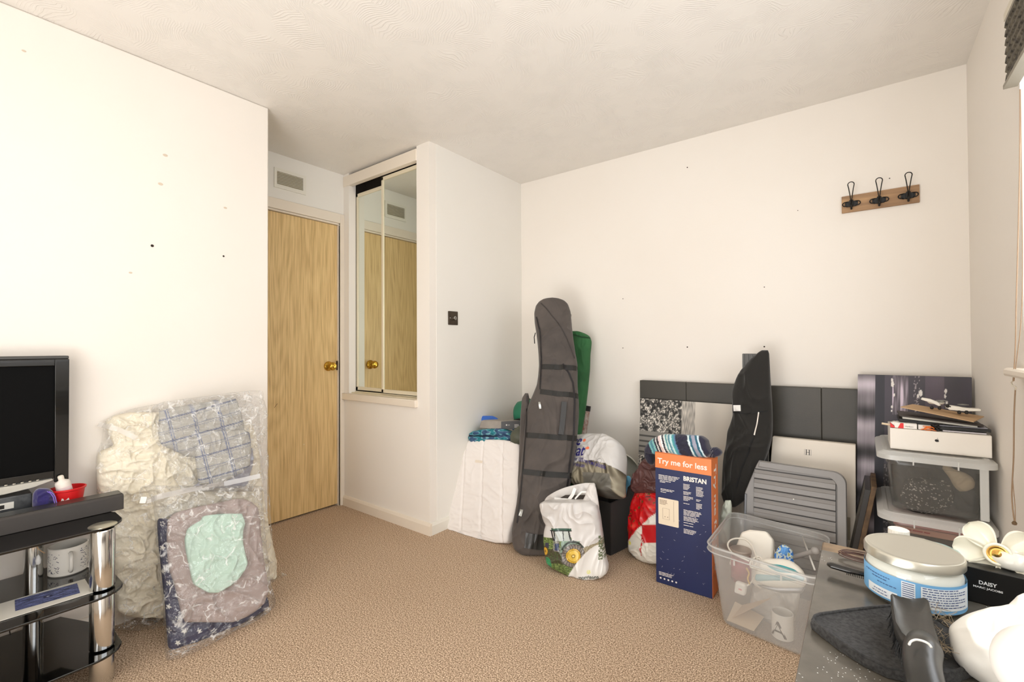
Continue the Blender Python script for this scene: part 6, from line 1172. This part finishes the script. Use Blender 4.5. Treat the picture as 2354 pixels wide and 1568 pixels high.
for k in range(8):
    g.add([jc+np.array([cos(a0+q)*(jr+.0012), sin(a0+q)*(jr+.0012), z]) for q, z in ((-.20, .0395-k*.0028), (.02, .0395-k*.0028), (.02, .0405-k*.0028), (-.20, .0405-k*.0028))], [(0, 1, 2, 3)])
for ZZ, A, B in ((.0375, -1.15, -.45), (.0335, -.9, -.55), (.0285, -.75, -.30), (.0175, -.85, -.55), (.0135, -.9, -.5)):
    a = A
    while a < B: l = R.uniform(.03, .08); g.add([jc+np.array([cos(a0+q)*(jr+.0013), sin(a0+q)*(jr+.0013), z]) for q, z in ((a, ZZ), (a+l, ZZ), (a+l, ZZ+.0010), (a, ZZ+.0010))], [(0, 1, 2, 3)]); a += l+.02
part('label_print', g, M('dark_blue_print', (.25, .33, .52), .5), jar, fix=False, kind='stuff')
# bottle with ribbed cap behind the jar
bq_ = at(2066, 1236, 'Y', .985); bw = thing('bottle', 'white ribbed bottle cap rising just behind the coconut oil jar', 'bottle', (bq_[0], .985, DZ))
zc = bq_[2]
part('bottle_body', G().lathe((bq_[0], .985, DZ+.0008), [(0, 0), (.019, 0), (.02, .004), (.02, zc-DZ-.016), (.011, zc-DZ-.006), (.011, zc-DZ-.002), (0, zc-DZ-.002)], 28), M('white_bottle_plastic', (.90, .90, .86), .35), bw, smooth='auto')
cg_ = G(); n = 48; V = []
for z in (zc-.005, zc+.014): V += [(bq_[0]+cos(2*pi*i/n)*(.0135+.0005*(i % 2)), .985+sin(2*pi*i/n)*(.0135+.0005*(i % 2)), z) for i in range(n)]
cg_.add(V, [(i, (i+1) % n, (i+1) % n+n, i+n) for i in range(n)]+[tuple(range(n, 2*n))])
part('ribbed_cap', cg_, whp, bw, bevel=.0006)
# turquoise pot
tq = at(2146, 1262, 'Z', .815); tp_ = thing('jar', 'small turquoise lidded pot partly hidden behind the coconut oil jar', 'jar', (tq[0], tq[1], DZ))
part('pot', G().lathe((tq[0], tq[1], DZ+.0008), [(0, 0), (.026, 0), (.028, .004), (.028, .05), (0, .05)], 36), M('teal_plastic', (.20, .55, .54), .3), tp_, smooth='auto')
part('lid', G().lathe((tq[0], tq[1], DZ+.0508), [(.0295, 0), (.030, .003), (.029, .008), (.022, .011), (0, .012)], 36), M('pale_aqua_lid', (.60, .74, .72), .3), tp_, smooth=True)
# coiled cable
g = G(); R = random.Random(3); cc_ = at(1992, 1288, 'Z', DZ+.004)
pth = []
for t in np.linspace(0, 2*pi*4.2, 110): k = t/(2*pi); pth.append(cc_+np.array([.036*cos(t)*(1+.05*sin(k*3)), .015*sin(t)*(1+.13*sin(k*2.1))+.002*k-.003, .0+.0012*k+.0012*sin(t*.5)**2]))
tag(part('coiled_wire', G().tube(pth, .0009, 6), M('copper_pink_wire', (.40, .30, .27), .4, .3), smooth=True), 'thin copper coloured wire coiled behind the jar on the desk', 'cable')
# black comb / hand tool
hb_ = thing('comb', 'black plastic handle lying at the back left of the desk before the coiled wire', 'comb', at(1950, 1315, 'Z', DZ))
hp = smooth_path([at(u, v, 'Z', DZ+.012) for u, v in ((1902, 1296), (1925, 1303), (1960, 1313), (2000, 1322), (2040, 1334))])
part('handle', G().tube(hp, [.0035+.0045*min(1, i/3)-.003*max(0, (i-10)/14) for i in range(len(hp))], 12, ry=.55), M('glossy_black', (.06, .06, .055), .18, coat=.4), hb_, smooth=True)
g = G(); 
for k in range(22): p = hp[10]+(hp[-1]-hp[10])*k/22; g.obox(p+np.array([0, -.006, -.002]), np.array([.0005, 0, 0]), np.array([0, .006, 0]), np.array([0, 0, .0012]))
part('teeth', g, MATS['glossy_black'], hb_, kind='stuff')
# black cloth pouch
vel = M('black_velvet_pouch', (.19, .187, .183), .95, spec=.1, bump=(220, .6, .0015), var=((.27, .265, .26), 260), sheen=.1)
pk = thing('pouch', 'black fabric pouch with rounded corner lying flat under the hairbrush', 'pouch', at(2050, 1480, 'Z', DZ))
pp = [at(u, v, 'Z', DZ)[:2] for u, v in ((1863, 1446), (1868, 1436), (1880, 1431), (1930, 1424), (1985, 1417), (2050, 1410), (2130, 1425), (2200, 1470), (2240, 1530), (2245, 1558), (2205, 1572), (2120, 1580), (2040, 1562), (1985, 1535), (1930, 1500), (1885, 1465))]
def slab(poly, z, h, r): 
    g = G(); c = np.mean(poly, 0); n = len(poly); P = np.array(poly); rings = [(P*.985+c*.015, 0), (P, r), (P, h-r), (P*.975+c*.025, h), (P*.92+c*.08, h-.0015), (P*.5+c*.5, h-.0015)]
    V = [(*q, z+dz) for R_, dz in rings for q in R_]; return g.add(V, [(k*n+i, k*n+(i+1) % n, (k+1)*n+(i+1) % n, (k+1)*n+i) for k in range(len(rings)-1) for i in range(n)]+[tuple(range(n))[::-1], tuple((len(rings)-1)*n+i for i in range(n))])
po = part('cloth_body', slab(pp, DZ+.0008, .011, .004), vel, pk, smooth='auto')
c0 = np.mean(pp, 0); part('seam_piping', G().tube([(*(p*.965+c0*.035), DZ+.0118) for p in pp], .0018, 6, closed=True), vel, pk, smooth=True)
# hairbrush
br = thing('hairbrush', 'black paddle hairbrush with hair in its bristles lying on the black pouch', 'hairbrush', at(2110, 1450, 'Z', DZ+.01))
hz0 = DZ+.046; bpt = [(2047, 1361), (2068, 1369), (2095, 1374), (2126, 1371), (2136, 1378), (2141, 1400), (2150, 1440), (2160, 1470), (2155, 1482), (2130, 1492), (2100, 1483), (2070, 1456), (2056, 1430), (2050, 1395)]
hd_ = [at(u, v, 'Z', hz0+.0) for u, v in bpt]; c3 = np.mean(hd_, 0)
satb = M('satin_black_handle', (.165, .16, .15), .3, bump=(40, .2, .001)); n = len(hd_); V = []
for s_, dz in ((.90, -.020), (1.0, -.014), (1.0, -.004), (.93, 0.0), (.80, -.002), (.4, -.004)): V += [c3+(p-c3)*s_+Z_*dz for p in hd_]
part('brush_head', G().add(V, [(k*n+i, k*n+(i+1) % n, (k+1)*n+(i+1) % n, (k+1)*n+i) for k in range(5) for i in range(n)]+[tuple(range(n))[::-1], tuple(5*n+i for i in range(n))]), satb, br, smooth='auto')
hpth = smooth_path([at(u, v, 'Z', z) for u, v, z in ((2122, 1470, hz0-.008), (2122, 1490, hz0-.004), (2119, 1520, hz0-.004), (2128, 1568, hz0-.006), (2150, 1640, hz0-.012))])
nh = len(hpth); part('handle', G().tube(hpth, [.012+.0045*min(1, i/6)-.002*(i/nh) for i in range(nh)], 20, ry=.75), satb, br, smooth=True)
rc = at(2118, 1480, 'Z', hz0); tr_ = [at(u, v, 'Z', hz0+.0125) for u, v in ((2090, 1482), (2094, 1475), (2106, 1471), (2122, 1474), (2134, 1480), (2141, 1488))]
part('silver_ring', G().tube(smooth_path(tr_), .0012, 6), M('white_trim_line', (.90, .89, .86), .3), br, smooth=True)
g = G(); R = random.Random(12)
E_ = [p for p in hd_]
for k in range(420):
    i = R.randrange(n); a, b = E_[i], E_[(i+1) % n]; p = (a+(b-a)*R.random()); s_ = R.uniform(.35, .93) if k > 200 else R.uniform(.85, .97); q = c3+(p-c3)*s_; q = np.array([q[0], q[1], hz0-.018]); e = np.array([q[0]+R.uniform(-.003, .003)+(q[0]-c3[0])*.12, q[1]+R.uniform(-.003, .003)+(q[1]-c3[1])*.05, DZ+.0135]); d = e-q; s1_ = np.array([.00035, 0, 0]); s2_ = np.array([0, .00035, 0])
    g.add([q-s1_, q+s1_, q+s2_*2, e-s1_*.6, e+s1_*.6, e+s2_], [(0, 1, 4, 3), (1, 2, 5, 4), (2, 0, 3, 5)])
part('bristles', g, M('black_bristle', (.04, .04, .035), .4), br, fix=False, kind='stuff')
g = G()
for k in range(34):
    c = at(R.uniform(2125, 2185), R.uniform(1395, 1520), 'Z', DZ+R.uniform(.013, .03)); pts = [c+np.array([R.uniform(-.012, .012), R.uniform(-.02, .02), R.uniform(-.003, .006)]) for _ in range(4)]; g.tube(smooth_path(pts, 4), .00022, 3)
part('tangled_hair', g, M('blonde_hair', (.62, .54, .42), .5), br, fix=False, kind='stuff')
# perfume box
pb0 = at(2213, 1378, 'Z', DZ); pbx = thing('perfume_box', 'black perfume box with small white lettering behind the cream cosmetic bag', 'box', (pb0[0]+.05, pb0[1]+.03, DZ))
exr = norm((1, -.10, 0)); eyr = np.array([.10, 1, 0])/np.linalg.norm((.10, 1)); A1 = np.array([pb0[0], pb0[1], DZ+.0008]); pbh = .0475
part('carton', G().add([A1+exr*a*.115+eyr*b*.062+Z_*c*pbh for c in (0, 1) for a, b in ((0, 0), (1, 0), (1, 1), (0, 1))], [(0, 3, 2, 1), (4, 5, 6, 7), (0, 1, 5, 4), (1, 2, 6, 5), (2, 3, 7, 6), (3, 0, 4, 7)]), M('black_gloss_card', (.045, .045, .045), .35), pbx, bevel=.0008)
g = G(); text(g, 'DAISY', A1+exr*.0160+Z_*.0270-eyr*.0006, exr, Z_, .0070, width=.0175, bold=.00018); part('lettering', g, M('white_foil', (.97, .97, .96), .4), pbx, fix=False)
g = G(); text(g, 'MARC JACOBS', A1+exr*.0105+Z_*.0215-eyr*.0006, exr, Z_, .0036, width=.0285, bold=.00010); part('lettering', g, MATS['white_foil'], pbx, fix=False)
sheet('cloth_scrap', 'small dark grey cloth scrap between the jar and the perfume box', 'cloth', [at(u, v, 'Z', DZ+.001) for u, v in ((2192, 1341), (2208, 1343), (2224, 1373), (2192, 1376))], M('dark_grey_cloth', (.26, .24, .25), .9), .002)
# perfume bottle with flower cap
fc = at(2294, 1275, 'Y', .930); fb = thing('perfume_bottle', 'perfume bottle with a big cream flower shaped cap on the black box', 'bottle', (fc[0]+.02, .93, DZ+pbh))
faceN = norm(CAM-fc); fr_, fu_ = frame(faceN); petal = M('pearly_cream_plastic', (.95, .93, .85), .25, coat=.4)
bcen = np.array([fc[0]+.016, .940, DZ+pbh+.0015])
part('glass_flask', G().lathe(bcen, [(0, 0), (.024, 0), (.028, .003), (.028, .012), (.022, .020), (.008, .026), (.007, .034), (0, .034)], 36), M('pale_glass', (.93, .92, .88), .1, coat=.5), fb, smooth=True)
def petalmesh(ang, tilt, L=.040, Wd=.0205):
    d = fr_*cos(ang)+fu_*sin(ang); s = np.cross(faceN, d); g = G(); V = []; nu_, nv2 = 17, 12
    for i in range(nu_):
        t = i/(nu_-1); w = Wd*sin(pi*min(1, (t*.93+.07)))**.5*(.45+.70*t) if t < 1 else 0.0
        for j in range(nv2):
            q = 2*j/(nv2-1)-1; bowl = (q*q*.006+(t**2)*.005)*(1 if w > 0 else 1); V.append(fc+d*(.006+t*L)+s*q*w+faceN*(bowl+tilt*t*.012))
    V2 = [v-faceN*.0022 for v in V]; N_ = len(V); F = []
    for i in range(nu_-1):
        for j in range(nv2-1): a = i*nv2+j; F += [(a, a+1, a+nv2+1, a+nv2), (a+N_, a+nv2+N_, a+nv2+1+N_, a+1+N_)]
    bd_ = [j for j in range(nv2)]+[i*nv2+nv2-1 for i in range(1, nu_)]+[(nu_-1)*nv2+j for j in range(nv2-2, -1, -1)]+[i*nv2 for i in range(nu_-2, 0, -1)]
    F += [(bd_[k], bd_[k-1], bd_[k-1]+N_, bd_[k]+N_) for k in range(len(bd_))]
    return g.add(V+V2, F)
for ang, tl in ((128, .1), (42, .15), (182, .3), (-12, .3), (-118, .35), (-62, .5)):
    part('petal', petalmesh(radians(ang), tl), petal, fb, smooth=True)
part('flower_centre', G().lathe(fc+faceN*.004, [(.0125, -.004), (.0135, .003), (.012, .005), (.009, .002), (.006, .0015), (.0035, .006), (0, .007)], 30, faceN), M('gold_centre', (.86, .68, .36), .2, .9), fb, smooth=True)
part('centre_ring', G().tube(circ(fc+faceN*.0075, fr_, fu_, .0132, 30), .0022, 8, closed=True), petal, fb, smooth=True)
# white pouch, bottom right
wz = thing('cosmetic_bag', 'plump cream white cosmetic bag in the bottom right corner of the desk', 'bag', (.16, .76, DZ))
creamv = M('cream_vinyl', (.95, .935, .90), .4, bump=(20, .15, .003))
NQ = norm((-.15, -.75, .9)); P0q = at(2270, 1480, 'Z', DZ+.035)
part('bag_body', cushion([(1388, 2345, 2420), (1398, 2322, 2440), (1408, 2288, 2450), (1417, 2236, 2455), (1428, 2206, 2455), (1448, 2180, 2460), (1480, 2184, 2460), (1510, 2191, 2460), (1535, 2212, 2455), (1560, 2250, 2450), (1590, 2290, 2440), (1620, 2340, 2420)], P0q, NQ, .026, .026, 70, 70, p=2.5, q=2.5, amp=.004, freq=(14, 14, 14), seed=90), creamv, wz, smooth=True)
part('folded_flap', cushion([(1366, 2350, 2400), (1378, 2335, 2420), (1392, 2318, 2430), (1404, 2315, 2430), (1414, 2340, 2420)], P0q+NQ*.012, NQ, .010, .012, 40, 30, amp=.003, freq=(20, 20, 20), seed=91), creamv, wz, smooth=True)
part('navy_patch', G().obox(at(2352, 1392, 'Z', DZ+.075), np.array([.004, 0, 0]), np.array([0, .004, .001]), np.array([0, -.0004, .002])), M('navy_blue_print', (.14, .20, .42), .5), wz, bevel=.001)
wp = at(2412, 1548, 'Z', DZ+.10); tag(part('powder_puff', G().lathe(wp, [(0, -.033)]+[(.033*cos(a), .033*sin(a)) for a in np.linspace(-1.45, 1.45, 18)]+[(0, .033)], 36, (.3, .2, 1)), M('cream_foam', (.95, .935, .905), .8), smooth=True), 'round cream ball resting on the cosmetic bag at the right edge', 'ball')

# ---- groups of like things
for o in bpy.data.objects:
    if o.parent or 'category' not in o: continue
    for pre, gname in (('storage_box', 'lidded storage boxes stacked in the corner'), ('disc_case', 'cases inside the lower storage box'), ('mirror_door', 'mirrored sliding cupboard doors'), ('storage_bag', 'clear vacuum storage bags by the left wall'), ('canvas_print', 'canvas prints leaning on the back wall'), ('stick', 'sticks in the clear tub'), ('pillowcase', 'pillowcases in the clear storage bags'), ('notebook', 'notebooks in the pile on the white carton')):
        if o.name.split('.')[0] == pre: o['group'] = gname
